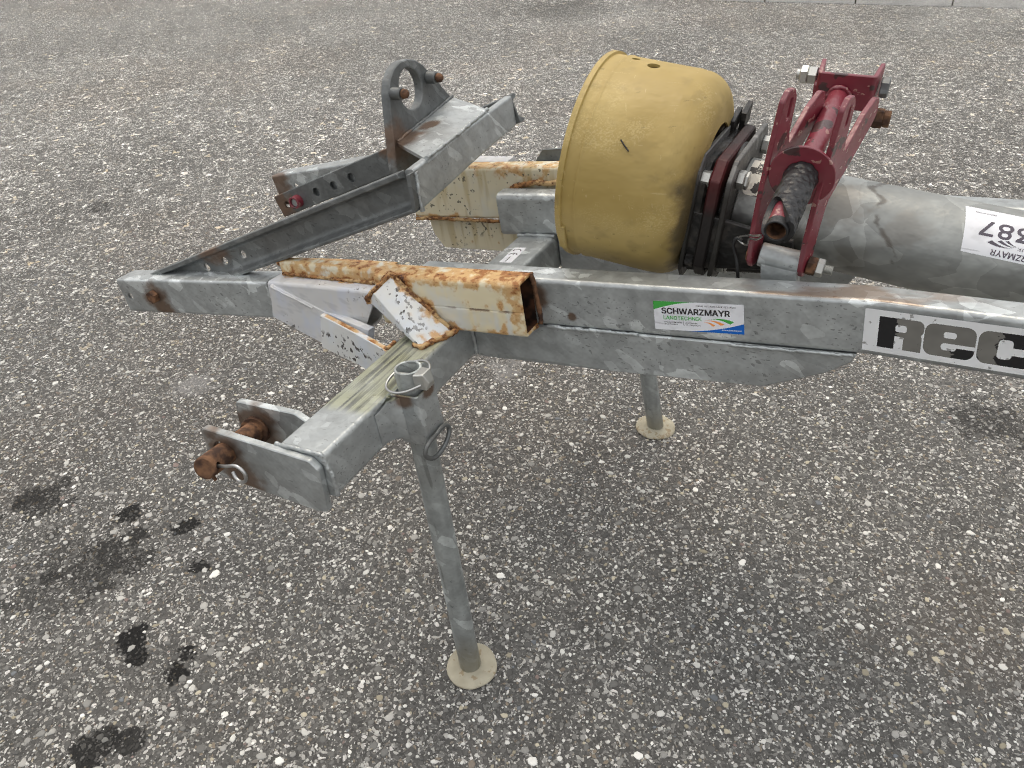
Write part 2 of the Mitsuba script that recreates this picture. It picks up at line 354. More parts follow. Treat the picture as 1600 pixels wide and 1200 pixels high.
def kerb_fn(p, n, uv):
    f = fbm(p.x * 8, p.y * 8, p.z * 20, 4)
    h = noise(p.x * 120, p.y * 120, p.z * 120)
    return mix(C(0.52, 0.51, 0.48), C(0.68, 0.665, 0.63), f) * (0.82 + 0.36 * h)


def soil_fn(p, n, uv):
    d1, d2, r = voronoi(p.x * 40, p.y * 40)
    return mix(C(0.12, 0.085, 0.06), stone_colour(r, 0.5), smoothstep(0.05, 0.2, d2 - d1) * 0.7)


def fine_bump(p, n, uv):
    return 0.0008 * fbm(p.x * 130, p.y * 130, p.z * 130, 3) + 0.0018 * fbm(p.x * 25, p.y * 25, p.z * 25, 2)


def rough_bump(p, n, uv):
    return 0.0022 * fbm(p.x * 90, p.y * 90, p.z * 90, 4)


def skin_bump(p, n, uv):
    return 0.0010 * fbm(p.x * 110, p.y * 110, p.z * 110, 3) + 0.0050 * fbm(p.x * 14, p.y * 14, p.z * 14, 2)


_FI = FRAME.T.tolist()
_KEPT = {}


def P(fn):
    """the texture of a part of the machine: fn in the machine's own axes"""
    if fn not in _KEPT:
        def inner(p, n, uv):
            q = [p.x - float(SHIFT[0]), p.y - float(SHIFT[1]), p.z - float(SHIFT[2])]
            turn = lambda v, kind: kind(*[v[0] * m[0] + v[1] * m[1] + v[2] * m[2] for m in _FI])
            return fn(turn(q, mi.Point3f), turn([n.x, n.y, n.z], mi.Vector3f), uv)
        _KEPT[fn] = inner
    return mikit.proc(_KEPT[fn], 4e-4)


bsdf('m_galv', P(galv_fn), 0.40, 0.60, 0.5, fine_bump)
bsdf('m_galv_dull', P(galv_dull_fn), 0.45, 0.55, 0.5, fine_bump)
bsdf('m_leg', P(leg_fn), 0.45, 0.5, 0.5, fine_bump)
bsdf('m_foot', P(foot_fn), 0.9, 0.0, 0.2, rough_bump)
bsdf('m_white', P(white_paint_fn), 0.42, 0.0, 0.5, fine_bump)
bsdf('m_brace', P(brace_fn), 0.45, 0.0, 0.5, fine_bump)
bsdf('m_rusty', P(rusty_paint_fn), 0.62, 0.0, 0.4, rough_bump)
bsdf('m_yellowed', P(yellowed_fn), 0.55, 0.0, 0.4, fine_bump)
bsdf('m_weld', P(weld_fn), 0.8, 0.0, 0.3, rough_bump)
bsdf('m_rust', P(rust_fn), 0.8, 0.0, 0.3, rough_bump)
bsdf('m_rust_dark', P(rust_dark_fn), 0.9, 0.0, 0.2, rough_bump)
bsdf('m_yellow', P(yellow_fn), 0.5, 0.0, 0.45, skin_bump)
bsdf('m_red', P(red_fn), 0.32, 0.0, 0.8, fine_bump)
bsdf('m_red_black', P(red_black_fn), 0.55, 0.0, 0.4, fine_bump)
bsdf('m_grease', P(grease_fn), 0.45, 0.0, 0.5, rough_bump)
bsdf('m_greasy_plate', P(greasy_plate_fn), 0.5, 0.2, 0.5, fine_bump)
bsdf('m_pipe', P(pipe_fn), 0.42, 0.5, 0.5, fine_bump)
bsdf('m_rubber', P(rubber_fn), 0.42, 0.0, 0.5, fine_bump)
bsdf('m_zinc', (0.50, 0.50, 0.47), 0.34, 0.8, 0.5)
bsdf('m_wire', (0.46, 0.46, 0.45), 0.30, 0.9, 0.5)
bsdf('m_asphalt', mikit.proc(asphalt_fn), 0.85, 0.0, 0.25, asphalt_bump)
bsdf('m_pebble', {'type': 'mesh_attribute', 'name': 'vertex_color'}, 0.7, 0.0, 0.3)
bsdf('m_kerb', mikit.proc(kerb_fn), 0.85, 0.0, 0.2)
bsdf('m_soil', mikit.proc(soil_fn), 0.95, 0.0, 0.2)

def sticker_white_fn(p, n, uv):
    d = smoothstep(0.45, 0.75, fbm(p.x * 45, p.y * 45, p.z * 45, 4))
    s = smoothstep(0.86, 0.9, noise(p.x * 60 + p.z * 300, p.y * 200, p.z * 90))
    return C(0.70, 0.71, 0.735) * (1 - 0.16 * d) * (1 - 0.25 * s)


bsdf('m_sticker_white', P(sticker_white_fn), 0.45, 0.0, 0.4)
bsdf('m_sticker_black', (0.012, 0.012, 0.013), 0.45, 0.0, 0.4)
bsdf('m_sticker_grey', (0.13, 0.125, 0.115), 0.6, 0.0, 0.4)
bsdf('m_sticker_green', (0.05, 0.33, 0.055), 0.45, 0.0, 0.4)
bsdf('m_sticker_orange', (0.78, 0.29, 0.08), 0.45, 0.0, 0.4)
bsdf('m_sticker_blue', (0.006, 0.11, 0.45), 0.45, 0.0, 0.4)


def worn_white_fn(p, n, uv):
    g = fbm(p.x * 110, p.y * 110, p.z * 110, 4)
    s = smoothstep(0.68, 0.71, g)
    return mix(C(0.66, 0.67, 0.67), C(0.22, 0.22, 0.21), s * 0.9) * (0.9 + 0.2 * noise(p.x * 20, p.z * 20))


def worn_letter_fn(p, n, uv):
    # the black foil is scratched off right of a ragged edge in each letter
    g = fbm(p.x * 90, p.y * 60, p.z * 150, 4) - 0.5
    u = p.x + 0.028 * g
    w = p.z + 0.010 * g
    span = lambda lo, hi: smoothstep(lo, lo + 0.0008, u) * (1 - smoothstep(hi, hi + 0.0008, u))
    gone = dr.maximum(dr.maximum(span(0.812, 0.8475), span(0.8475, 0.9145) * (1 - smoothstep(0.884, 0.885, u) * (1 - smoothstep(0.780, 0.781, w)))), span(0.9145, 0.940))
    return mix(C(0.012, 0.012, 0.013), C(0.155, 0.15, 0.135) * (0.8 + 0.4 * fbm(p.x * 50, p.y * 50, p.z * 50, 3)), gone)


def worn_decal_fn(p, n, uv):
    g = fbm(p.x * 75 + 3, p.y * 75, p.z * 75, 4)
    return mix(C(0.58, 0.56, 0.49), C(0.035, 0.032, 0.03), smoothstep(0.52, 0.56, g + 0.10 * smoothstep(0.955, 0.93, p.z) - 0.05))


bsdf('m_worn_white', P(worn_white_fn), 0.5, 0.0, 0.4)
bsdf('m_worn_letter', P(worn_letter_fn), 0.5, 0.0, 0.4)
bsdf('m_worn_decal', P(worn_decal_fn), 0.6, 0.0, 0.4)


# ---------------------------------------------------------------- mesh helpers (machine axes unless said otherwise)
def V(*a):
    return np.array(a, float)


def unit(a):
    a = np.asarray(a, float)
    return a / np.linalg.norm(a)


def cat(*ms):
    return trimesh.util.concatenate([m for m in ms])


def offset_ring(r, b):
    """moves a closed 2-D ring (counter-clockwise = outline) inwards by b, corner by corner"""
    r = np.asarray(r, float)
    e0, e1 = r - np.roll(r, 1, 0), np.roll(r, -1, 0) - r
    n0 = np.stack([-e0[:, 1], e0[:, 0]], 1) / np.maximum(np.linalg.norm(e0, axis=1, keepdims=True), 1e-9)
    n1 = np.stack([-e1[:, 1], e1[:, 0]], 1) / np.maximum(np.linalg.norm(e1, axis=1, keepdims=True), 1e-9)
    m = n0 + n1
    return r + b * m / np.maximum((m * n0).sum(1, keepdims=True), 0.25)


def ccw(r, want=True):
    r = np.asarray(r, float)
    a = 0.5 * np.sum(r[:, 0] * np.roll(r[:, 1], -1) - np.roll(r[:, 0], -1) * r[:, 1])
    return r if (a > 0) == want else r[::-1]


def plate(outline, t, o=(0, 0, 0), eu=(1, 0, 0), ev=(0, 1, 0), holes=(), b=0.0012):
    """a 2-D outline (with holes) in the axes eu, ev at o, made t thick along eu x ev, its edges chamfered by b"""
    o, eu, ev = V(*o), unit(eu), np.asarray(ev, float)
    ev = unit(ev - eu * (ev @ eu))
    en = np.cross(eu, ev)
    rings = [ccw(outline, True)] + [ccw(h, False) for h in holes]
    vs, fs = [], []
    put = lambda r, z: (r[:, :1] * eu + r[:, 1:] * ev + o + en * z)
    n = 0
    for r in rings:
        k = len(r)
        ins = offset_ring(r, b)
        for q, z in ((ins, 0), (r, b), (r, t - b), (ins, t)):
            vs.append(put(q, z))
        i, j = np.arange(k), (np.arange(k) + 1) % k
        for l in range(3):
            a, c = n + l * k, n + (l + 1) * k
            fs += [np.stack([a + i, a + j, c + j], 1), np.stack([a + i, c + j, c + i], 1)]
        n += 4 * k
    ins = [offset_ring(r, b) for r in rings]
    v2, f2 = trimesh.creation.triangulate_polygon(Polygon(ins[0], ins[1:]).buffer(0), engine='earcut')
    a = v2[f2]
    e_, g_ = a[:, 1] - a[:, 0], a[:, 2] - a[:, 0]
    flip = e_[:, 0] * g_[:, 1] - e_[:, 1] * g_[:, 0] < 0
    f2 = np.where(flip[:, None], f2[:, ::-1], f2)
    vs += [put(v2, t), put(v2, 0)]
    fs += [f2 + n, f2[:, ::-1] + n + len(v2)]
    return trimesh.Trimesh(np.vstack(vs), np.vstack(fs), process=False)


def ring2(c, r, n=28, a0=0.0):
    a = a0 + np.arange(n) * 2 * math.pi / n
    return np.stack([c[0] + r * np.cos(a), c[1] + r * np.sin(a)], 1)


def rrect(u0, u1, v0, v1, r, n=5):
    pts = []
    for cx, cy, s in ((u1 - r, v1 - r, 0), (u0 + r, v1 - r, 1), (u0 + r, v0 + r, 2), (u1 - r, v0 + r, 3)):
        for a in np.linspace(0, math.pi / 2, n):
            pts.append((cx + r * math.cos(a + s * math.pi / 2), cy + r * math.sin(a + s * math.pi / 2)))
    return np.array(pts)


def rounded(pts, r, n=5):
    """a polygon with its corners rounded by r (a number, or one per corner)"""
    pts = ccw(pts)
    k = len(pts)
    rr = [r] * k if np.isscalar(r) else list(r)
    out = []
    for i in range(k):
        p, a, c = pts[i], pts[i - 1], pts[(i + 1) % k]
        d0, d1 = unit(a - p), unit(c - p)
        if rr[i] < 1e-5:
            out.append(p); continue
        h = math.acos(np.clip(d0 @ d1, -1, 1)) / 2
        L = min(rr[i] / math.tan(h), 0.45 * np.linalg.norm(a - p), 0.45 * np.linalg.norm(c - p))
        s, e = p + d0 * L, p + d1 * L
        for q in np.linspace(0, 1, n):
            out.append((1 - q) ** 2 * s + 2 * q * (1 - q) * p + q * q * e)
    return np.array(out)


def loft(rings, caps=True):
    """skin through 3-D rings of equal length, closed by fans"""
    rings = [np.asarray(r, float) for r in rings]
    k = len(rings[0])
    i, j = np.arange(k), (np.arange(k) + 1) % k
    fs = []
    for l in range(len(rings) - 1):
        a, c = l * k, (l + 1) * k
        fs += [np.stack([a + i, a + j, c + j], 1), np.stack([a + i, c + j, c + i], 1)]
    vs = rings[:]
    n = k * len(rings)
    if caps:
        for r, fl in ((rings[0], True), (rings[-1], False)):
            vs += [r, r.mean(0)[None]]
            f = np.stack([n + i, n + j, np.full(k, n + k)], 1)
            fs.append(f[:, ::-1] if fl else f)
            n += k + 1
    m = trimesh.Trimesh(np.vstack(vs), np.vstack(fs), process=False)
    if m.volume < 0:
        m.invert()
    return m


def basis(d):
    d = unit(d)
    a = unit(np.cross(d, [0, 0, 1] if abs(d[2]) < 0.9 else [1, 0, 0]))
    return d, a, np.cross(d, a)


def rod(p0, p1, r0, r1=None, n=24, cap=0.0012, a0=0.0):
    p0, p1 = V(*p0), V(*p1)
    r1 = r0 if r1 is None else r1
    d, a, b = basis(p1 - p0)
    L = np.linalg.norm(p1 - p0)
    cap = min(cap, L * 0.3)
    t = a0 + np.arange(n) * 2 * math.pi / n
    c = np.outer(np.cos(t), a) + np.outer(np.sin(t), b)
    return loft([p0 + c * (r0 - cap), p0 + d * cap + c * r0, p1 - d * cap + c * r1, p1 + c * (r1 - cap)])


def hexa(p0, p1, r, a0=0.2):
    return rod(p0, p1, r, n=6, cap=0.0014, a0=a0)


def pipe_shell(p0, p1, r, wall, n=36, steps=1):
    d, a, b = basis(V(*p1) - V(*p0))
    return plate(ring2((0, 0), r, n), np.linalg.norm(V(*p1) - V(*p0)), p0, a, b, [ring2((0, 0), r - wall, n)], min(0.001, wall * 0.25))


def wire(path, r, n=10, closed=False, jitter=0.0, seed=0, freq=90):
    P_ = np.asarray(path, float)
    k = len(P_)
    tan = (np.roll(P_, -1, 0) - np.roll(P_, 1, 0)) if closed else np.gradient(P_, axis=0)
    tan /= np.linalg.norm(tan, axis=1, keepdims=True)
    up = basis(tan[0])[1]
    rings = []
    for q in range(k):
        up = unit(up - tan[q] * (up @ tan[q]))
        w = np.cross(tan[q], up)
        t = np.arange(n) * 2 * math.pi / n
        rings.append(P_[q] + r * (np.outer(np.cos(t), up) + np.outer(np.sin(t), w)))
    m = loft(rings + ([rings[0]] if closed else []), caps=not closed)
    if jitter:
        c = np.repeat(P_, n, 0)
        v = m.vertices.copy()
        v[:len(c)] = c + (v[:len(c)] - c) * (1 + jitter * 2 * (meshkit.fbm(v[:len(c)] * freq, 3, seed=seed) - 0.5))[:, None]
        m = trimesh.Trimesh(v, m.faces, process=False)
    return m


def curve(pts, n=40, closed=False):
    pts = np.asarray(pts, float)
    if closed:
        pts = np.vstack([pts, pts[:1]])
    from scipy.interpolate import CubicSpline
    s = np.r_[0, np.cumsum(np.linalg.norm(np.diff(pts, axis=0), axis=1))]
    c = CubicSpline(s, pts, bc_type='periodic' if closed else 'natural')
    t = np.linspace(0, s[-1], n, endpoint=not closed)
    return c(t)


def weld(pts, r, seed, n=None):
    """an uneven bead: lumps of different length and width, off the line here and there"""
    pts = np.asarray(pts, float)
    L = np.linalg.norm(np.diff(pts, axis=0), axis=1).sum()
    n = n or max(10, int(L / 0.0018))
    s = np.r_[0, np.cumsum(np.linalg.norm(np.diff(pts, axis=0), axis=1))]
    t = np.linspace(0, s[-1], n)
    c = np.stack([np.interp(t, s, pts[:, k]) for k in range(3)], 1)
    for k in range(3):
        c[:, k] += 0.35 * r * 2 * (meshkit.fbm(np.stack([t * 70 + 9 * k, t * 0, t * 0], 1), 3, seed=seed + k) - 0.5)
    m = wire(c, r, 14)
    v = m.vertices.copy()
    k = 14 * n
    cc = np.repeat(c, 14, 0)
    f = 0.62 + 0.55 * meshkit.fbm(v[:k] * 70, 2, seed=seed) + 0.40 * (meshkit.noise(v[:k] * 330, seed + 5) - 0.5)
    v[:k] = cc + (v[:k] - cc) * f[:, None]
    return trimesh.Trimesh(v, m.faces, process=False)


def revolve(profile, o, d, n=72, a0=0.0):
    """a lathe body: profile rows (distance along d, radius)"""
    d, a, b = basis(d)
    t = a0 + np.arange(n) * 2 * math.pi / n
    c = np.outer(np.cos(t), a) + np.outer(np.sin(t), b)
    return loft([V(*o) + d * s + c * max(r, 1e-5) for s, r in profile], caps=False)


def cut(m, *tools):
    import manifold3d as mf
    def man(x):
        x = trimesh.Trimesh(x.vertices, x.faces, process=True)
        x.merge_vertices(digits_vertex=6)
        return mf.Manifold(mf.Mesh(np.asarray(x.vertices, np.float32), np.asarray(x.faces, np.uint32)))
    a = man(m)
    for t in tools:
        a = a - man(t)
    q = a.to_mesh()
    return trimesh.Trimesh(q.vert_properties[:, :3], q.tri_verts, process=False)


def box(x0, x1, y0, y1, z0, z1, b=0.0015):
    return plate([(x0, y0), (x1, y0), (x1, y1), (x0, y1)], z1 - z0, (0, 0, z0), (1, 0, 0), (0, 1, 0), (), b)


def hull(points, r=0.0):
    if r:
        s = trimesh.creation.icosphere(1, r).vertices
        points = np.vstack([np.asarray(p) + s for p in points])
    return trimesh.convex.convex_hull(np.asarray(points))


# ---------------------------------------------------------------- naming
COUNT = {}


def key_of(name, parent=None):
    base = f'{parent}__{name}' if parent else name
    k = COUNT.get(base, 0)
    COUNT[base] = k + 1
    return base if k == 0 else f'{base}_{k:03d}'


def to_world(m):
    return trimesh.Trimesh(np.asarray(m.vertices) @ FRAME.T + SHIFT, m.faces, process=False)


def obj(name, mesh, mat, parent=None, smooth=35, label=None, cat_=None, kind=None, group=None, world=False, color=None):
    k = key_of(name, parent)
    m = mesh if world else to_world(mesh)
    scene[k] = mikit.ply(m, mat, smooth=smooth, color=color)
    e = {}
    for a, v in (('label', label), ('category', cat_), ('kind', kind), ('group', group)):
        if v:
            e[a] = v
    if e:
        labels[k] = e
    return k


# ---------------------------------------------------------------- ground
def ground_sheet():
    R_ = 160.0
    return trimesh.Trimesh([[-R_, -R_, 0], [R_, -R_, 0], [R_, R_, 0], [-R_, R_, 0]], [[0, 1, 2], [0, 2, 3]], process=False)


obj('asphalt', ground_sheet(), 'm_asphalt', None, False, 'grey weathered asphalt with pale embedded stones and dark oil spots', None, 'structure', world=True)

PALETTE = [((0.64, 0.635, 0.60), 0.10), ((0.49, 0.485, 0.455), 0.13), ((0.34, 0.335, 0.315), 0.15), ((0.215, 0.212, 0.20), 0.17), ((0.140, 0.138, 0.130), 0.19), ((0.085, 0.084, 0.080), 0.13),
           ((0.41, 0.375, 0.29), 0.05), ((0.26, 0.235, 0.18), 0.03), ((0.165, 0.140, 0.115), 0.025), ((0.20, 0.155, 0.14), 0.01), ((0.14, 0.15, 0.16), 0.015)]


def pebbles():
    """stones pressed flush into the asphalt, largest first, none on top of another"""
    n = 210000
    ang, rad = RNG.uniform(0, 2 * math.pi, n), 3.3 * np.sqrt(RNG.uniform(0, 1, n))
    xy = np.stack([0.2 + rad * np.cos(ang), -0.2 + rad * np.sin(ang)], 1)
    d = np.c_[xy, np.zeros(n)] - CAM
    z = d @ FW
    right = unit(np.cross(FW, UP))
    u, v = (d @ right) / z * 1205 + 800, 600 - (d @ UP) / z * 1205
    ok = (z > 0.2) & (u > -60) & (u < 1660) & (v > -20) & (v < 1260)
    xy = xy[ok]
    n = len(xy)
    r = np.clip(0.00285 * np.exp(0.53 * RNG.standard_normal(n)), 0.0015, 0.0115)
    o = np.argsort(-r)
    xy, r = xy[o], r[o]
    # the one big white stone left of the clevis
    xy = np.vstack([[-0.724, -0.041], xy]); r = np.r_[0.016, r]
    tree = cKDTree(xy)
    keep = np.zeros(len(r), bool)
    rmax = r[0]
    near = tree.query_ball_point(xy, r * 0.9 + np.minimum(r, 0.013) + 0.0)
    for i in range(len(r)):
        nb = [j for j in near[i] if j < i and keep[j]]
        if nb:
            q = np.array(nb)
            if np.any(np.hypot(*(xy[q] - xy[i]).T) < (r[q] + r[i]) * 0.80):
                continue
        keep[i] = True
    return xy[keep], r[keep]


def stones_mesh(xy, r, k=7):
    n = len(r)
    a = RNG.uniform(0, 2 * math.pi, n)[:, None] + (np.arange(k) + RNG.uniform(-0.28, 0.28, (n, k)))[:, :] * 2 * math.pi / k
    rr = r[:, None] * RNG.uniform(0.78, 1.18, (n, k))
    el, ph = RNG.uniform(0.62, 1.0, n), RNG.uniform(0, math.pi, n)
    X, Y = rr * np.cos(a), rr * np.sin(a) * el[:, None]
    x, y = X * np.cos(ph)[:, None] - Y * np.sin(ph)[:, None], X * np.sin(ph)[:, None] + Y * np.cos(ph)[:, None]
    h = np.minimum(0.0009 + 0.10 * r, 0.0024) * RNG.uniform(0.6, 1.3, n)
    tilt = RNG.normal(0, 0.05, (n, 2))
    rings = []
    for s, hz in ((1.0, -0.0012), (0.93, 0.55), (0.68, 1.0)):
        zz = np.full((n, k), hz) if hz < 0 else hz * h[:, None] + (tilt[:, :1] * x + tilt[:, 1:] * y) * s
        rings.append(np.stack([xy[:, :1] + x * s, xy[:, 1:] + y * s, zz], 2))
    c = np.stack([xy[:, 0], xy[:, 1], h * 1.05], 1)[:, None]
    v = np.concatenate(rings + [c], 1)
    i, j = np.arange(k), (np.arange(k) + 1) % k
    f = np.vstack([np.stack([i, j, j + k], 1), np.stack([i, j + k, i + k], 1), np.stack([i + k, j + k, j + 2 * k], 1), np.stack([i + k, j + 2 * k, i + 2 * k], 1), np.stack([i + 2 * k, j + 2 * k, i * 0 + 3 * k], 1)])
    m = v.shape[1]
    F_ = (f[None] + (np.arange(n) * m)[:, None, None]).reshape(-1, 3)
    pal = np.array([p for p, _ in PALETTE]); w = np.array([q for _, q in PALETTE])
    col = pal[RNG.choice(len(pal), n, p=w / w.sum())] * RNG.uniform(0.86, 1.14, (n, 1))
    # oil darkens the stones it lies on
    for sx, sy, sr, sk in STAINS:
        q = np.hypot(xy[:, 0] - sx, xy[:, 1] - sy) / sr + RNG.uniform(-0.3, 0.3, n)
        col *= (1 - 0.86 * sk * np.clip((1.0 - q) / 0.35, 0, 1))[:, None]
    return v.reshape(-1, 3), F_, np.repeat(col, m, 0), m, len(f)


PXY, PR = pebbles()
_d = np.c_[PXY, np.zeros(len(PXY))] - CAM
_u2, _v2, _z2 = (_d @ unit(np.cross(FW, UP))) / (_d @ FW) * 1205 + 800, 600 - (_d @ UP) / (_d @ FW) * 1205, _d @ FW
_big = np.where((_u2 > 0) & (_u2 < 1600) & (_v2 > 0) & (_v2 < 1200), PR / _z2, 0)
_o = np.argsort(-_big)
PXY, PR = PXY[_o], PR[_o]
PV, PF, PC, _m, _nf = stones_mesh(PXY, PR)
PC[:_m] = (0.74, 0.73, 0.68)
for q in range(300):
    m = trimesh.Trimesh(PV[q * _m:(q + 1) * _m], PF[:_nf], process=False)
    obj('pebble', m, 'm_pebble', 'asphalt', True, world=True, color=PC[q * _m:(q + 1) * _m])
obj('gravel', trimesh.Trimesh(PV[300 * _m:], PF[300 * _nf:] - 300 * _m, process=False), 'm_pebble', 'asphalt', True, 'small pale and grey stones pressed into the asphalt', None, 'stuff', world=True, color=PC[300 * _m:])

# kerb: a row of concrete stones along the far edge of the asphalt, top right
K0, K1 = V(-1.211, 7.775, 0), V(1.324, 8.078, 0)
KD = unit(K1 - K0); KN = np.array([-KD[1], KD[0], 0])
ks = list(np.arange(-13.16 - 0.84 * 40, 34.0, 0.84))
obj('verge', trimesh.Trimesh([(K0 + KD * s + KN * q + V(0, 0, 0.085)).tolist() for s, q in ((-60, 0.10), (60, 0.10), (60, 60), (-60, 60))], [[0, 1, 2], [0, 2, 3]], process=False), 'm_soil', None, False, 'brown stony verge behind the kerb', None, 'structure', world=True)
kerb_key = 'kerb'
labels['kerb'] = {'label': 'pale concrete kerb stones along the far edge of the asphalt', 'kind': 'structure'}
for s in ks:
    h = 0.105 + RNG.uniform(-0.003, 0.003)
    b = plate(rrect(0.004, 0.832, 0.0, 0.13, 0.006, 2), h + 0.1, K0 + KD * s + KN * (-0.02 + RNG.uniform(-0.003, 0.003)) + V(0, 0, -0.1), KD, KN, (), 0.008)
    obj('stone', b, 'm_kerb', kerb_key, False, world=True)
# two yellow leaf scraps on the asphalt near the kerb are too small to matter and are left out


# ---------------------------------------------------------------- the machine
MX = 'slurry_mixer'
labels[MX] = {'label': 'galvanised tractor slurry mixer frame with yellow drive guard, parked on two stand legs on asphalt', 'category': 'slurry mixer'}


def part(name, mesh, mat, smooth=35, label=None, parent=MX, kind=None):
    return obj(name, mesh, mat, parent, smooth, label, None, kind)


def bar_ring(x, y0, y1, z0, z1, r):
    q = rrect(y0, y1, z0, z1, r, 6)
    return np.c_[np.full(len(q), x), q]


# rails: two box beams; both bend outwards behind the lever
near = [bar_ring(-0.055, 0, 0.06, 0.7405, 0.835, 0.009)]
near += [bar_ring(0.765, 0, 0.06, 0.7405, 0.835, 0.009), bar_ring(0.80, -0.0045, 0.0555, 0.7405, 0.8352, 0.009), bar_ring(1.75, -0.15, -0.09, 0.7405, 0.836, 0.009)]
part('rail', loft(near), 'm_galv', 35, 'near grey box rail with two stickers')
far = [bar_ring(-0.095, 0.426, 0.486, 0.737, 0.842, 0.016), bar_ring(0.77, 0.426, 0.486, 0.741, 0.836, 0.012), bar_ring(1.0, 0.398, 0.458, 0.738, 0.832, 0.012), bar_ring(1.75, 0.30, 0.36, 0.735, 0.83, 0.012)]
part('rail', loft(far), 'm_galv', 35, 'far grey box rail behind the yellow guard')

# stiffening plates under the rails
gus = rounded([(0.053, 0.7375), (0.053, 0.652), (0.10, 0.652), (0.352, 0.652), (0.616, 0.657), (0.715, 0.697), (0.752, 0.722), (0.759, 0.7375)], [0.001, 0.004, 0.01, 0.01, 0.05, 0.03, 0.01, 0.002])
part('stiffener', plate(gus, 0.046, (0, 0.0495, 0), (1, 0, 0), (0, 0, 1), (), 0.003), 'm_galv', 35)
part('stiffener', plate([(0.053, 0.734), (0.053, 0.655), (0.70, 0.655), (0.76, 0.734)], 0.046, (0, 0.4755, 0), (1, 0, 0), (0, 0, 1), (), 0.003), 'm_galv', 35)
part('weld_seam', weld([(0.225, 0.001, 0.7385), (0.30, 0.001, 0.7385), (0.40, 0.001, 0.7385)], 0.0042, 3), 'm_galv', True)
part('weld_seam', weld([(0.56, 0.001, 0.736), (0.66, 0.001, 0.736), (0.755, 0.001, 0.737)], 0.0036, 4), 'm_galv', True)
part('weld_seam', weld([(0.0505, -0.001, 0.735), (0.0515, 0.0, 0.70), (0.0515, 0.002, 0.66)], 0.005, 5), 'm_galv', True)

# cross beam with the pad for the stand leg
part('cross_beam', plate(rrect(-0.05, 0.05, 0.656, 0.74, 0.009, 6), 1.325, (0, 0.863, 0), (1, 0, 0), (0, 0, 1), (), 0.001), 'm_galv', 35, 'grey cross beam with worn greenish top')

# clevis plates and lower link pin
c0 = rounded([(-0.198, 0.758), (0.029, 0.734), (0.043, 0.719), (0.032, 0.631), (0.013, 0.627), (-0.197, 0.655), (-0.214, 0.668)], [0.006, 0.004, 0.004, 0.004, 0.008, 0.01, 0.01])
part('clevis_plate', plate(c0, 0.0135, (0, -0.4625, 0), (1, 0, 0), (0, 0, 1), [ring2((-0.1655, 0.7135), 0.0205)], 0.0016), 'm_galv', 35)
c1 = rounded([(-0.2255, 0.742), (-0.087, 0.737), (-0.0515, 0.716), (-0.0515, 0.660), (-0.20, 0.635), (-0.245, 0.660)], [0.008, 0.006, 0.002, 0.002, 0.01, 0.012])
part('clevis_plate', plate(c1, 0.0135, (0, -0.3615, 0), (1, 0, 0), (0, 0, 1), [ring2((-0.1945, 0.6845), 0.0205)], 0.0016), 'm_galv', 35)
part('weld_seam', weld([(-0.048, -0.461, 0.742), (0.0, -0.4605, 0.7415), (0.045, -0.4605, 0.739), (0.0515, -0.461, 0.70), (0.0515, -0.461, 0.662)], 0.0045, 6), 'm_galv', True)
pin_a, pin_b = V(-0.1355, -0.539, 0.7325), V(-0.203, -0.345, 0.678)
hole = rod((-0.085, -0.523, 0.735), (-0.18, -0.523, 0.722), 0.0060, n=16)
part('linkage_pin', cut(rod(pin_a, pin_b, 0.0195, n=32, cap=0.0025), hole), 'm_rust', 35, 'rusty lower linkage pin')
part('pin_collar', rod((-0.1865, -0.3905, 0.6915), (-0.1915, -0.376, 0.6875), 0.0265, n=28), 'm_rust', 35)
clip = curve([(-0.150, -0.523, 0.727), (-0.116, -0.522, 0.729), (-0.097, -0.522, 0.733), (-0.079, -0.522, 0.736), (-0.067, -0.522, 0.724), (-0.070, -0.522, 0.712), (-0.084, -0.521, 0.703), (-0.097, -0.519, 0.707), (-0.103, -0.516, 0.716)], 50)
part('retaining_clip', wire(clip, 0.0030, 10), 'm_wire', True, 'bent wire clip in the end of the linkage pin')
part('retaining_clip', wire(curve([(-0.147, -0.524, 0.717), (-0.148, -0.523, 0.706), (-0.146, -0.522, 0.694)], 10), 0.0032, 8), 'm_rust', True)

# sleeve, stand leg and its pin
slo = rrect(0.0535, 0.1115, -0.286, -0.226, 0.006, 4)
part('leg_sleeve', plate(slo, 0.100, (0, 0, 0.642), (1, 0, 0), (0, 1, 0), [rrect(0.0575, 0.1075, -0.282, -0.230, 0.004, 4)], 0.0012), 'm_galv', 35, 'square sleeve welded to the cross beam')
fil = [(0.051, 0.735), (0.060, 0.737), (0.060, 0.648), (0.051, 0.66)]
part('sleeve_gusset', loft([V(0.0505, -0.345, 0.735) + np.array(q) for q in ((0, 0, -0.002), (0.002, 0, -0.004), (0.002, 0, -0.072), (0, 0, -0.074))] and
                           [np.array([(0.0505, -0.332, 0.728), (0.0525, -0.332, 0.726), (0.0525, -0.332, 0.667), (0.0505, -0.332, 0.665)]), np.array([(0.0505, -0.298, 0.735), (0.060, -0.298, 0.733), (0.060, -0.298, 0.660), (0.0505, -0.298, 0.657)]),
                            np.array([(0.0505, -0.284, 0.738), (0.075, -0.2865, 0.737), (0.075, -0.2865, 0.652), (0.0505, -0.284, 0.648)])]), 'm_galv', True)
lt, lb = V(0.0835, -0.256, 0.782), V(0.0475, -0.2565, 0.006)
part('stand_leg', pipe_shell(lb, lt, 0.0238, 0.0042, 36), 'm_leg', 40, 'near round stand leg, scratched grey with a pale round foot')
LEG = f'{MX}__stand_leg'


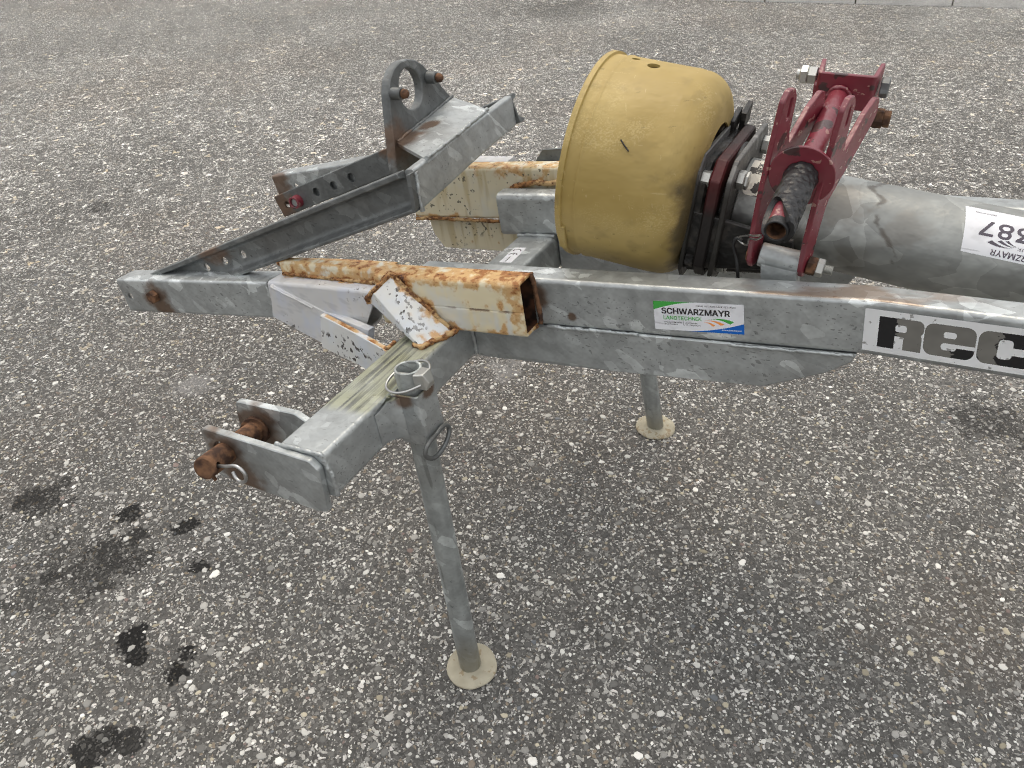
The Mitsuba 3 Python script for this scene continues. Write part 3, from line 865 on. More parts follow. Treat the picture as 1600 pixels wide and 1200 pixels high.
def foot_disc(c, r, seed):
    prof = [(0.0, 0.001), (0.0, r - 0.004), (0.003, r), (0.006, r - 0.001), (0.0085, r - 0.006), (0.0105, r - 0.02), (0.0115, 0.03), (0.0115, 0.001)]
    m = revolve(prof, V(*c), (0, 0, 1), 56)
    v = m.vertices.copy()
    dxy = v[:, :2] - np.array(c)[:2]
    v[:, :2] += dxy * (0.10 * (meshkit.noise(np.c_[dxy * 26, v[:, 2] * 0 + seed], seed) - 0.5))[:, None]
    v[:, 2] += 0.004 * (meshkit.noise(np.c_[dxy * 40, v[:, 2] * 0], seed + 3) - 0.5)
    return trimesh.Trimesh(v, m.faces, process=False)


fc = FRAME.T @ (np.array([0.0, 0.0, 0.0035]) - SHIFT)
zz = FRAME.T @ np.array([0, 0, 1.0])


def disc_in_world(center_world, r, seed):
    m = foot_disc(center_world, r, seed)
    return trimesh.Trimesh((np.asarray(m.vertices) - SHIFT) @ FRAME, m.faces, process=False)


part('foot_plate', disc_in_world((0.001, 0.0, 0.001), 0.0572, 1), 'm_foot', 40, None, LEG)
la, lc = FRAME.T @ (np.array([0.117, 0.970, 0.008]) - SHIFT), V(0.140, 0.665, 0.655)
part('stand_leg', rod(la, lc, 0.0245, n=36), 'm_leg', 40, 'far round stand leg seen below the rail')
part('foot_plate', disc_in_world((0.117, 0.970, 0.001), 0.0600, 2), 'm_foot', 40, None, LEG + '_001')
ringc = curve([(0.1195, -0.277, 0.7635), (0.098, -0.291, 0.757), (0.069, -0.294, 0.753), (0.047, -0.280, 0.754), (0.043, -0.254, 0.759), (0.058, -0.226, 0.767), (0.083, -0.218, 0.773), (0.108, -0.228, 0.775), (0.119, -0.247, 0.772)], 60)
part('locking_ring', wire(ringc, 0.0024, 10), 'm_wire', True, 'thin wire locking ring round the top of the near stand leg')
lock_o = V(0.1075, -0.262, 0.768)
part('locking_pin', hull([lock_o + q for q in (V(0, -0.012, -0.011), V(0, 0.013, -0.011), V(0, -0.012, 0.010), V(0, 0.013, 0.010), V(0.017, -0.010, -0.014), V(0.017, 0.011, -0.014), V(0.015, -0.009, 0.011), V(0.015, 0.010, 0.011), V(0.021, -0.006, -0.004), V(0.021, 0.006, -0.004))], 0.003), 'm_zinc', 30)
part('locking_pin', rod((0.058, -0.262, 0.767), (0.112, -0.262, 0.768), 0.006, n=16), 'm_zinc', 35)
ul = curve([(0.1145, -0.304, 0.640), (0.1165, -0.298, 0.651), (0.117, -0.270, 0.655), (0.117, -0.235, 0.654), (0.117, -0.226, 0.643), (0.117, -0.236, 0.627), (0.117, -0.262, 0.617), (0.116, -0.290, 0.620)], 60, True)
part('shackle', wire(ul, 0.0042, 10, True), 'm_galv_dull', True)

part('weld_seam', weld([(0.0515, -0.2865, 0.738), (0.0525, -0.287, 0.70), (0.0520, -0.287, 0.65)], 0.0050, 41), 'm_galv', True)
part('weld_seam', weld([(0.0525, -0.2245, 0.738), (0.0530, -0.2245, 0.70), (0.0525, -0.2245, 0.65)], 0.0046, 42), 'm_galv', True)
part('weld_seam', weld([(-0.0515, -0.3605, 0.715), (-0.0520, -0.3605, 0.69), (-0.0515, -0.3605, 0.662)], 0.0046, 43), 'm_galv', True)
part('weld_seam', weld([(-0.0505, 0.424, 0.7415), (0.0, 0.4235, 0.742), (0.05, 0.424, 0.7415)], 0.0050, 44), 'm_galv', True)
part('weld_seam', weld([(0.0515, 0.0, 0.742), (0.0520, -0.002, 0.745), (0.056, -0.001, 0.740)], 0.0052, 45), 'm_galv', True)

# hitch arms
def arm(o, du, L, h, w, sgn, holes, name, label):
    """a C channel: web towards -sgn*y, its flanges pointing to +sgn*y"""
    t = 0.006
    ev = unit(np.cross((0, 1, 0), du)) * -1
    if ev[2] < 0:
        ev = -ev
    web = plate(rounded([(0, 0), (L, 0), (L, h), (0, h)], 0.002, 3), t, o, du, ev, [ring2(c, r, 20) for c, r in holes], 0.0012)
    return web, ev


du = unit((0.52, 0, 0.0262))
holes = [((0.029, 0.043), 0.0100)]
sec = rounded([(0, 0), (0.06, 0), (0.06, 0.006), (0.012, 0.006), (0.006, 0.012), (0.006, 0.078), (0.012, 0.084), (0.06, 0.084), (0.06, 0.09), (0, 0.09)], [0.008, 0.002, 0.002, 0.004, 0.004, 0.004, 0.004, 0.002, 0.002, 0.008], 5)
eN = unit(np.cross((0, 1, 0), np.cross(du, (0, 1, 0))))
upN = np.cross(du, V(0, 1, 0)); upN = upN if upN[2] > 0 else -upN


def c_bar(o, du, L, sec, flip):
    """extrudes a C section (depth, height) from o along du; depth runs along +y, or -y when flip"""
    o, du = V(*o), unit(du)
    up = np.cross(du, V(0, 1, 0)); up = up if up[2] > 0 else -up
    y = V(0, -1, 0) if flip else V(0, 1, 0)
    s = ccw(sec)
    if np.cross(y, up) @ du < 0:
        return plate([(h, dd) for dd, h in s], L, o, up, y, (), 0.0012)
    return plate(s, L, o, y, up, (), 0.0012)


armN = c_bar((-0.947, -0.04, 0.690), du, 0.52, sec, False)
armN = cut(armN, rod((-0.921, -0.06, 0.736), (-0.921, 0.0, 0.736), 0.0098, n=24))
part('hitch_arm', armN, 'm_galv', 35, 'near grey hitch arm with a rusty bolt head')
part('bolt', hexa((-0.823, -0.0405, 0.745), (-0.823, -0.055, 0.745), 0.0165, 0.4), 'm_rust', False, None, f'{MX}__hitch_arm')
duF = unit((0.324, 0, 0.039))
armF = c_bar((-0.879, 0.51, 0.773), duF, 0.53, sec, False)
armF = cut(armF, rod((-0.803, 0.49, 0.832), (-0.803, 0.54, 0.832), 0.0098, n=24))
part('hitch_arm', armF, 'm_galv', 35, 'far grey hitch arm with a rusted end')

# white bent plates joining the near arm to the rail, and the rusty channel welded over the joint
def ring_of(x_top, x_bot, y0, y1, z0, z1, r):
    q = rrect(y0, y1, z0, z1, r, 5)
    f = (q[:, 1] - z0) / (z1 - z0)
    return np.c_[x_bot + (x_top - x_bot) * f, q]


o_ = [ring_of(-0.425, -0.437, -0.041, 0.014, 0.718, 0.8075, 0.008), ring_of(-0.28, -0.31, -0.052, 0.008, 0.720, 0.8135, 0.009), ring_of(-0.108, -0.172, -0.064, 0.0005, 0.716, 0.8185, 0.010)]
i_ = [ring_of(-0.425, -0.437, -0.036, 0.009, 0.723, 0.8025, 0.006), ring_of(-0.28, -0.31, -0.047, 0.003, 0.725, 0.8085, 0.006), ring_of(-0.108, -0.172, -0.059, -0.004, 0.721, 0.8135, 0.007)]
oo = loft(o_, caps=False)
ii = loft(i_, caps=False)
if np.mean(np.einsum('ij,ij->i', oo.face_normals, oo.triangles_center - oo.vertices.mean(0))) < 0: oo.invert()
if np.mean(np.einsum('ij,ij->i', ii.face_normals, ii.triangles_center - ii.vertices.mean(0))) > 0: ii.invert()
k_ = len(o_[0]); ci, cj = np.arange(k_), (np.arange(k_) + 1) % k_
cap_ = trimesh.Trimesh(np.vstack([o_[2], i_[2]]), np.vstack([np.stack([ci, cj, cj + k_], 1), np.stack([ci, cj + k_, ci + k_], 1)]), process=False)
part('joint_plate', cat(oo, ii, cap_), 'm_white', 35, 'white painted plate joining the near arm to the rail')


def ribbon(tops, bots, t, b=0.0015):
    """an upright bent plate: front edges given, made t thick towards +y side"""
    tops, bots = np.asarray(tops, float), np.asarray(bots, float)
    dirs = np.gradient((tops + bots) / 2, axis=0); dirs[:, 2] = 0
    nb = np.stack([-dirs[:, 1], dirs[:, 0], dirs[:, 0] * 0], 1)
    nb /= np.linalg.norm(nb, axis=1, keepdims=True)
    rings = []
    for a, c, n_ in zip(tops, bots, nb):
        u_ = unit(a - c)
        rings.append([a - u_ * b, a + n_ * b, a + n_ * (t - b), a + n_ * t - u_ * b, c + n_ * t + u_ * b, c + n_ * (t - b), c + n_ * b, c + u_ * b])
    return loft(rings)


s_ = np.linspace(0, 1, 5)[:, None]
d1t = np.vstack([V(-0.412, -0.0465, 0.8045) * (1 - s_) + V(-0.262, -0.0575, 0.7545) * s_, V(-0.122, -0.101, 0.7505)[None]])
d1b = np.vstack([V(-0.437, -0.0465, 0.7235) * (1 - s_) + V(-0.300, -0.0605, 0.679) * s_, V(-0.15, -0.101, 0.670)[None]])
part('brace', ribbon(d1t, d1b, 0.016), 'm_white', 30)
part('weld_seam', weld(np.vstack([d1t[0:4] + V(0, -0.001, -0.005)]), 0.0024, 8), 'm_white', True)
part('brace', ribbon([(-0.266, -0.0735, 0.7575), (-0.16, -0.108, 0.7475), (-0.0525, -0.146, 0.7365)], [(-0.283, -0.0795, 0.681), (-0.16, -0.112, 0.669), (-0.0525, -0.150, 0.658)], 0.0125), 'm_brace', 30, 'white chipped brace with a rusty upper edge')
part('weld_seam', weld([(-0.053, -0.140, 0.737), (-0.0525, -0.128, 0.738), (-0.053, -0.115, 0.738)], 0.0048, 9), 'm_weld', True)
# far brace, cream
part('brace', plate(rounded([(-0.366, 0.738), (-0.360, 0.70), (-0.335, 0.660), (-0.055, 0.655), (-0.055, 0.738)], [0.004, 0.01, 0.012, 0.002, 0.002]), 0.012, (0, 0.527, 0), (1, 0, 0.0), (0, 0, 1), (), 0.0015), 'm_yellowed', 30, 'cream far brace with a bevelled corner')
# rusty extension of the rail, and the channel
part('joint_plate', loft([bar_ring(-0.408, -0.006, 0.018, 0.765, 0.8435, 0.008), bar_ring(-0.25, -0.022, 0.022, 0.757, 0.8465, 0.010), bar_ring(-0.10, -0.034, 0.020, 0.757, 0.8485, 0.012)]), 'm_rusty', 35, 'rusty box piece behind the white joint plate')
ch = rounded([(0, 0), (0.052, 0), (0.052, 0.006), (0.006, 0.006), (0.006, 0.104), (0.052, 0.104), (0.052, 0.110), (0, 0.110), (0, 0.0535), (0.0018, 0.0515), (0, 0.0495)], [0.010, 0.001, 0.001, 0.004, 0.004, 0.001, 0.001, 0.012, 0.0003, 0.0003, 0.0003], 6)
part('channel', c_bar((-0.118, -0.0525, 0.739), (1, 0, 0), 0.323, ch, False), 'm_rusty', 35, 'rusty white channel with an open end welded over the near rail')
part("channel_lining",
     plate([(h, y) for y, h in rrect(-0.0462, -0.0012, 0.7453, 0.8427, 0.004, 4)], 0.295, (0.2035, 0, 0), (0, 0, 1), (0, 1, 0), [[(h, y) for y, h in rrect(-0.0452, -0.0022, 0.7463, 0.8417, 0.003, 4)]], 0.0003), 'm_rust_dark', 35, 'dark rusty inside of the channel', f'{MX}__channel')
part('weld_seam', weld([(0.206, -0.001, 0.848), (0.2085, 0.0, 0.81), (0.213, -0.001, 0.765), (0.211, -0.003, 0.744)], 0.0050, 10), 'm_rust', True)
part('weld_seam', weld([(0.206, -0.006, 0.7405), (0.1995, -0.02, 0.7385), (0.196, -0.035, 0.738)], 0.004, 11), 'm_weld', True)
# short strut from the cross beam to the channel
B_ = [V(0.010, -0.118, 0.7415), V(0.018, -0.126, 0.7415), V(0.048, -0.066, 0.7415), V(0.040, -0.058, 0.7415)]
T_ = [V(-0.128, -0.066, 0.800), V(-0.098, -0.080, 0.821), V(-0.068, -0.0535, 0.847), V(-0.098, -0.050, 0.825)]
part('strut', hull(B_ + T_, 0.004), 'm_brace', 40, 'short white strut with thick rusty welds')
part('weld_seam', weld([T_[0] + V(0, -0.004, -0.006), T_[0] + V(-0.002, -0.004, 0.004), T_[1] + V(-0.004, 0.003, 0.005), T_[2] + V(-0.006, 0.0, 0.006), T_[2] + V(0.01, -0.004, 0.0)], 0.0066, 12), 'm_weld', True, 'lumpy rusty weld at the upper end of the strut')
part('weld_seam', weld([T_[2] + V(0.006, -0.002, 0.0), (-0.03, -0.058, 0.815), (0.01, -0.060, 0.782), (0.046, -0.062, 0.748)], 0.0052, 13), 'm_weld', True, 'lumpy rusty weld along the strut')
part('weld_seam', weld([(0.0, -0.122, 0.742), B_[1] + V(0.004, -0.004, 0.002), (0.035, -0.10, 0.744), B_[2] + V(0.008, 0.004, 0.002), (0.053, -0.054, 0.745)], 0.0066, 14), 'm_weld', True, 'lumpy rusty weld at the foot of the strut')
part('weld_seam', weld([(-0.403, -0.008, 0.8145), (-0.33, -0.017, 0.8165), (-0.22, -0.027, 0.819), (-0.13, -0.035, 0.822)], 0.0038, 15), 'm_weld', True)
part('weld_seam', weld([(-0.410, -0.006, 0.836), (-0.411, 0.006, 0.838), (-0.409, 0.018, 0.834)], 0.006, 16), 'm_weld', True)

# far joint: cream box with a rust band, weld over the grey rail
part('joint_plate', loft([ring_of(-0.375, -0.388, 0.488, 0.545, 0.7545, 0.888, 0.010), ring_of(0.25, 0.25, 0.488, 0.545, 0.7545, 0.888, 0.010)]), 'm_yellowed', 35, 'cream painted far joint box with a rusty band')
part('weld_seam', weld([(-0.385, 0.487, 0.7535), (-0.30, 0.4865, 0.7535), (-0.20, 0.4865, 0.752), (-0.10, 0.4865, 0.751)], 0.005, 17), 'm_weld', True)
part('weld_seam', weld([(-0.10, 0.486, 0.80), (-0.097, 0.484, 0.822), (-0.068, 0.482, 0.842), (-0.025, 0.481, 0.852), (0.04, 0.481, 0.852), (0.10, 0.481, 0.851)], 0.0072, 18), 'm_weld', True, 'rusty weld over the end of the far rail')
part('joint_plate', loft([bar_ring(-0.42, 0.549, 0.60, 0.80, 0.893, 0.008), bar_ring(-0.12, 0.549, 0.60, 0.80, 0.884, 0.010)]), 'm_white', 35, 'white far joint plate')
part('joint_plate', loft([bar_ring(-0.06, 0.549, 0.565, 0.80, 0.878, 0.003), bar_ring(0.30, 0.549, 0.565, 0.80, 0.882, 0.003)]), 'm_galv', 35)
part('support_plate', loft([np.array([(-0.055, 0.572, 0.872), (-0.055, 0.580, 0.872), (-0.028, 0.580, 0.905), (-0.028, 0.572, 0.905)]), np.array([(0.2, 0.572, 0.872), (0.2, 0.580, 0.872), (0.2, 0.580, 0.912), (0.2, 0.572, 0.912)])]), 'm_galv_dull', False)

# ---------------------------------------------------------------- swinging headstock: two C legs, cross piece, ring plate
dl = unit((0.706, 0, 0.2140))
upl = V(-dl[2], 0, dl[0])
hsec = rounded([(0, 0), (0.026, 0), (0.026, 0.007), (0.0055, 0.016), (0.0055, 0.062), (0.026, 0.0675), (0.026, 0.078), (0, 0.078)], [0.004, 0.003, 0.003, 0.018, 0.012, 0.003, 0.003, 0.004], 8)
oN = V(-0.013, 0.0185, 0.9605) - dl * 0.915
legN = c_bar(oN, dl, 0.912, hsec, True)
legN = cut(legN, *[rod((x, -0.02, z), (x, 0.06, z), 0.0098, n=24) for x, z in ((-0.600, 0.825), (-0.533, 0.844), (-0.668, 0.805))])
part('headstock_leg', legN, 'm_galv_dull', 35, 'near channel leg of the swinging headstock')
oF = V(-0.872, 0.495, 0.742)
dF = unit((0.832, 0, 0.2485))
legF = c_bar(oF, dF, 0.872, [(d_, h_ * 0.84) for d_, h_ in hsec], False)
legF = cut(legF, *[rod((x, 0.47, z), (x, 0.51, z), r, n=22) for x, z, r in ((-0.846, 0.782, 0.0105), (-0.720, 0.821, 0.0125), (-0.650, 0.840, 0.0125), (-0.580, 0.862, 0.0130))])
part('headstock_leg', legF, 'm_galv_dull', 35, 'far drilled channel leg of the swinging headstock')
part('bush', pipe_shell((-0.797, 0.473, 0.7945), (-0.797, 0.50, 0.7945), 0.0185, 0.006, 28), 'm_red', 40, 'red bush in the far headstock leg')
part('bolt', rod((-0.797, 0.478, 0.7945), (-0.797, 0.53, 0.7945), 0.0118, n=20), 'm_galv', 35)
part('bolt', hexa((-0.823, 0.033, 0.7465), (-0.823, 0.020, 0.7465), 0.015, 0.1), 'm_rust', False)


def xring(y, x_front, z0, z1, depth, r=0.006):
    q = rrect(0, depth, 0, 1, 0.0001, 2)
    p = rounded([(0, 0), (depth, 0.02), (depth, 1.0), (0, 1.0)], 0.0001, 2)
    ring = rounded([(x_front - depth, z0), (x_front, z0 + 0.002), (x_front - 0.003, z1), (x_front - depth - 0.003, z1)], r, 5)
    return np.c_[ring[:, 0], np.full(len(ring), y), ring[:, 1]]


part('cross_piece', loft([xring(0.0135, -0.012, 0.957, 1.035, 0.020), xring(0.30, -0.035, 0.974, 1.046, 0.020), xring(0.494, -0.047, 0.984, 1.053, 0.020)]), 'm_galv', 35, 'cross piece joining the two headstock legs')
part('end_plate', hull([V(-0.0175, -0.0055, 1.029), V(-0.0125, -0.0055, 1.031), V(-0.0175, 0.0175, 1.029), V(-0.0125, 0.0175, 1.031), V(-0.0215, -0.0055, 0.960), V(-0.0150, -0.0055, 0.968), V(-0.0215, 0.0175, 0.960), V(-0.0150, 0.0175, 0.968)], 0.002), 'm_galv_dull', 40)
part('weld_seam', weld([(-0.0105, 0.012, 1.031), (-0.011, 0.011, 0.99), (-0.013, 0.012, 0.957)], 0.0046, 21), 'm_galv', True)
# ring plate
rp = [(0.138, 0.960), (0.142, 1.000), (0.160, 1.087), (0.172, 1.138), (0.184, 1.161), (0.204, 1.178), (0.230, 1.1865), (0.258, 1.187), (0.285, 1.180), (0.312, 1.164), (0.345, 1.133), (0.378, 1.098), (0.399, 1.078), (0.402, 1.05), (0.402, 0.975)]
from scipy.interpolate import splprep, splev
part('ring_plate', plate(rounded(rp, 0.02, 3), 0.0215, (-0.1715, 0, 0), (0, 1, 0), (0, 0, 1), [ring2((0.2505, 1.1300), 0.0415, 40)], 0.0022), 'm_galv_dull', 35, 'upright plate with a large round hole')
RPK = f'{MX}__ring_plate'
for y, z in ((0.183, 1.1365), (0.318, 1.1375)):
    part('stud', rod((-0.151, y, z), (-0.127, y, z - 0.002), 0.0125, n=20, cap=0.002), 'm_galv_dull', 40, None, RPK)
    part('stud_end', rod((-0.1275, y, z - 0.002), (-0.112, y, z - 0.003), 0.0098, 0.0085, n=20, cap=0.004), 'm_rust', 40, None, RPK)
A_, B2, C2, D2 = V(-0.150, 0.162, 1.044), V(-0.020, 0.068, 1.0375), V(-0.049, 0.372, 1.053), V(-0.150, 0.400, 1.077)
part('gusset_plate', hull([A_, B2, C2, D2] + [q + V(0.002, 0, -0.0075) for q in (A_, B2, C2, D2)], 0.0008), 'm_galv', 30, 'flat plate bracing the ring plate')
part('weld_seam', weld([A_ + V(0.002, 0, 0.002), (A_ + D2) / 2 + V(0.002, 0, 0.002), D2 + V(0.002, 0, 0.002)], 0.0038, 22), 'm_galv_dull', True)
part('weld_seam', weld([B2 + V(0.0, 0, 0.0), (B2 + C2) / 2 + V(0.001, 0, -0.001), C2], 0.0045, 23), 'm_galv', True)

# ---------------------------------------------------------------- yellow guard
BO, BD = V(0.25, 0.2391, 0.9864), unit((0.9752, 0, -0.2212))
prof = [(0.0, 0.1835), (0.0, 0.1890), (0.002, 0.1903), (0.0105, 0.1903), (0.0115, 0.1856), (0.033, 0.1838), (0.0345, 0.1872), (0.037, 0.1872), (0.041, 0.1858), (0.10, 0.1852), (0.165, 0.1846)]
for a in np.linspace(0, math.pi / 2, 12):
    prof.append((0.172 + 0.054 * math.sin(a), 0.1835 - 0.054 + 0.054 * math.cos(a)))
prof += [(0.2265, 0.105), (0.222, 0.105), (0.221, 0.125)]
for a in np.linspace(math.pi / 2, 0, 8):
    prof.append((0.172 + 0.049 * math.sin(a), 0.1835 - 0.054 + 0.049 * math.cos(a)))
prof += [(0.10, 0.180), (0.03, 0.1805), (0.0, 0.1835)]
g = revolve(prof, BO, BD, 144)
if g.volume < 0:
    g.invert()
h1, h2 = V(0.381, 0.225, 1.146), V(0.343, 0.246, 1.156)
rad = lambda q: unit((q - BO) - BD * ((q - BO) @ BD))
g = cut(g, rod(h1 - rad(h1) * 0.03, h1 + rad(h1) * 0.03, 0.0115, n=24), rod(h2 - rad(h2) * 0.03, h2 + rad(h2) * 0.03, 0.0075, n=20))
part('drive_guard', g, 'm_yellow', 32, 'dirty yellow plastic drive guard, bell shaped, with two holes on top')
GK = f'{MX}__drive_guard'
q_ = V(0.2385, 0.071, 0.910)
part('latch', hull([q_ + BD * a + rad(q_) * b + np.cross(BD, rad(q_)) * c for a in (-0.001, 0.011) for b in (0.0, 0.0045) for c in (-0.004, 0.05)], 0.001), 'm_yellow', 30, None, GK)
sc0, sc1 = V(0.3655, 0.0815, 1.0605), V(0.381, 0.0725, 1.0435)
part('tear', wire([sc0, (sc0 + sc1) / 2 + V(0, -0.0012, 0), sc1], 0.0013, 6), 'm_grease', True, None, GK)

# ---------------------------------------------------------------- gearbox flange and shaft pipe
p_ = 0.2138
PE1, PE3, PO = V(math.cos(p_), 0, -math.sin(p_)), V(math.sin(p_), 0, math.cos(p_)), V(0.5, 0.259, 0.8954)
pt_ = lambda t, y, w: PO + PE1 * t + V(0, y, 0) + PE3 * w


def sq(hw, hh, c):
    return rounded([(-hw + c, -hh), (hw - c, -hh), (hw, -hh + c), (hw, hh - c), (hw - c, hh), (-hw + c, hh), (-hw, hh - c), (-hw, -hh + c)], 0.008, 4)


part('flange', plate(sq(0.145, 0.115, 0.028), 0.009, pt_(0.0135, 0, 0), (0, 1, 0), PE3, (), 0.0015), 'm_greasy_plate', 35, 'grey square flange towards the pipe')
part('gearbox_plate', plate(sq(0.137, 0.109, 0.030), 0.021, pt_(-0.0175, 0, 0), (0, 1, 0), PE3, (), 0.003), 'm_red_black', 35, 'black and dark red greasy gearbox plate')
part('flange', plate(sq(0.142, 0.116, 0.026), 0.007, pt_(-0.041, 0, 0), (0, 1, 0), PE3, (), 0.0015), 'm_greasy_plate', 35, 'dark square flange towards the guard')
part('gearbox', rod(pt_(-0.10, 0, 0), pt_(0.013, 0, 0), 0.106, n=48, cap=0.004), 'm_grease', 40)
part('gearbox', plate(sq(0.128, 0.100, 0.03), 0.030, pt_(-0.050, 0, 0), (0, 1, 0), PE3, (), 0.004), 'm_grease', 35)
for i, (y, w) in enumerate(((-0.098, 0.078), (0.105, 0.078), (-0.105, -0.078), (0.105, -0.078))):
    part('bolt', hexa(pt_(0.0225, y, w), pt_(0.0355, y, w), 0.0165, 0.3 * i), 'm_zinc', False)
    part('bolt', hexa(pt_(0.0357, y, w), pt_(0.0415, y, w), 0.0150, 0.3 * i + 0.25), 'm_zinc', False)
    part('bolt', hexa(pt_(-0.034, y * 1.17, w * 0.95), pt_(-0.018, y * 1.17, w * 0.95), 0.0150, 0.2 * i), 'm_zinc' if w > 0 else 'm_grease', False)
for i in range(3):
    a = pt_(-0.050 + 0.012 * i, 0.05 + 0.03 * i, 0.108)
    part('rubber_flap', hull([a + PE1 * x + V(0, y, 0) + PE3 * (w + 0.012 * (y > 0)) for x in (0, 0.007) for y in (-0.03 + 0.01 * i, 0.035) for w in (-0.012, 0.008 + 0.006 * i)], 0.0015), 'm_grease', 30)
part('shaft_pipe', rod(pt_(0.0225, 0, 0), pt_(1.5, 0, 0), 0.0815, n=96, cap=0.002), 'm_pipe', 40, 'grey galvanised shaft pipe with a white label')
part('saddle_plate', plate([(0.44, 0.813), (0.637, 0.8165), (0.637, 0.87), (0.44, 0.93)], 0.012, (0, 0.142, 0), (1, 0, 0), (0, 0, 1), (), 0.002), 'm_grease', 30)
part('saddle_plate', box(0.45, 0.63, 0.142, 0.38, 0.803, 0.815, 0.003), 'm_grease', 30)

# ---------------------------------------------------------------- red lever on the near rail
pv0, pv1 = V(0.592, 0.090, 0.8635), V(0.657, 0.090, 0.8495)
pd = unit(pv1 - pv0)
part('pivot_tube', rod(pv0, pv1, 0.0200, n=36), 'm_galv', 40, 'short grey pivot tube on the near rail')
part('pivot_bracket', hull([pv0 + pd * 0.006 + q for q in (V(0, -0.016, -0.010), V(0, 0.016, -0.010), V(0, -0.016, -0.05), V(0, 0.02, -0.06))] + [pv1 - pd * 0.006 + q for q in (V(0, -0.016, -0.010), V(0, 0.016, -0.010), V(0, -0.016, -0.04), V(0, 0.02, -0.05))], 0.002), 'm_galv', 30)
LV = f'{MX}__lever'
labels[LV] = {'label': 'dark red steel lever with a black rubber grip'}
# arms: upright plates, forked at the top
aY = unit(V(0.244, 0.932, 0.266))
aW = V(0.143, -0.306, 0.941); aW = unit(aW - aY * (aW @ aY))
aN = np.cross(aY, aW)


def lever_arm(o, t):
    pts = [(-0.021, 0.0), (-0.014, -0.016), (0.0, -0.021), (0.014, -0.016), (0.020, 0.0), (0.030, 0.060), (0.042, 0.098), (0.080, 0.109), (0.150, 0.128), (0.196, 0.142), (0.212, 0.155), (0.208, 0.182), (0.190, 0.192), (0.145, 0.190),
           (0.078, 0.166), (0.072, 0.190), (0.082, 0.245), (0.072, 0.264), (0.052, 0.272), (0.034, 0.262), (0.018, 0.215), (-0.006, 0.135), (-0.020, 0.060)]
    r = [0.01, 0.01, 0.01, 0.01, 0.01, 0.04, 0.02, 0.02, 0.02, 0.01, 0.01, 0.01, 0.01, 0.01, 0.006, 0.02, 0.01, 0.01, 0.01, 0.01, 0.04, 0.04, 0.04]
    slot = rounded([(0.050, 0.222), (0.060, 0.222), (0.067, 0.252), (0.057, 0.255)], 0.004, 4)
    return plate(rounded(pts, r, 4), t, o, aY, aW, [slot], 0.0012)


nx = aN if aN[0] > 0 else -aN
off_ = 0.0085 if aN[0] < 0 else 0.0
part('arm', lever_arm(V(0.578, 0.090, 0.864) + nx * off_, 0.0085), 'm_red', 35, None, LV)
part('arm', lever_arm(V(0.6585, 0.090, 0.8495) + nx * off_, 0.0085), 'm_red', 35, None, LV)
part('bolt', hexa(pv0 - pd * 0.0095, pv0 - pd * 0.021, 0.0155, 0.1), 'm_rust', False, None, LV)
part('nut', hexa(pv1 + pd * 0.0095, pv1 + pd * 0.024, 0.0155, 0.35), 'm_rust', False, None, LV)
part('nut', hexa(pv1 + pd * 0.0242, pv1 + pd * 0.036, 0.0150, 0.15), 'm_zinc', False, None, LV)
th = []
s0 = pv1 + pd * 0.036
for k in range(15):
    th.append((k * 0.001 + 0.0, 0.0082 if k % 2 else 0.0070))
part('bolt', cat(revolve(th, s0, pd, 24), rod(s0, s0 + pd * 0.014, 0.0070, n=20)), 'm_zinc', 30, 'bright threaded bolt end', LV)
# handle
h0, h1_ = V(0.650, -0.103, 0.981), V(0.674, 0.300, 1.063)
hd = unit(h1_ - h0)
hx = unit(V(1, 0, 0) - hd * hd[0]); hz = np.cross(hx, hd)
hp = lambda s, a=0.0, b=0.0: h0 + hd * s + hx * a + hz * b
part('handle', pipe_shell(hp(0.014), hp(0.412), 0.0162, 0.0025, 36), 'm_red', 40, None, LV)
part('handle_end', pipe_shell(hp(0), hp(0.016), 0.0164, 0.0028, 36), 'm_rubber', 40, 'dark open end of the handle', LV)
part('handle_bore', pipe_shell(hp(0.0015), hp(0.12), 0.0136, 0.0006, 28), 'm_rust', 40, 'rusty inside of the handle end', LV)


def grip():
    n, k = 120, 96
    s = np.linspace(0.006, 0.146, n)
    t = np.arange(k) * 2 * math.pi / k
    S, A = np.meshgrid(s, t, indexing='ij')
    # rows of dimples; the torn lower end
    u = A / (2 * math.pi) * 10 + 0.5 * (np.floor(S / 0.0115) % 2)
    w = S / 0.0115
    du_, dw_ = u - np.round(u), w - np.floor(w) - 0.5
    deep = meshkit.noise(np.stack([np.round(u) % 10 * 3.7, np.floor(w) * 2.9, A * 0], -1), 12)
    R = 0.0243 - 0.0040 * deep * np.exp(-((du_ / 0.26) ** 2 + (dw_ / 0.30) ** 2)) + 0.0012 * (meshkit.noise(np.stack([S * 60, A * 2, A * 0], -1), 4) - 0.5)
    R += 0.0015 * np.exp(-((S - 0.146) / 0.010) ** 2)
    tear = 0.012 + 0.052 * np.clip(np.cos(A - 2.2), 0, 1) ** 1.6 + 0.010 * (meshkit.noise(np.stack([A * 2.2, A * 0, A * 0], -1), 9) - 0.5)
    S2 = np.maximum(S, tear - 0.008)
    pos = h0 + S2[..., None] * hd + R[..., None] * (np.cos(A)[..., None] * hx + np.sin(A)[..., None] * hz)
    inn = h0 + S2[..., None] * hd + 0.0168 * (np.cos(A)[..., None] * hx + np.sin(A)[..., None] * hz)
    rings = [inn[0]] + list(pos) + [inn[-1]]
    return loft(rings, caps=False)


part('grip', grip(), 'm_rubber', True, 'torn black rubber grip with dimples', LV)
part('hand_guard', plate(ring2((0, 0), 0.0480, 72), 0.005, hp(0.1475), hx, -hz if np.cross(hx, -hz) @ hd > 0 else hz, [ring2((0, 0), 0.0166, 36)], 0.001), 'm_red', 35, 'round dark red disc on the lever handle', LV)
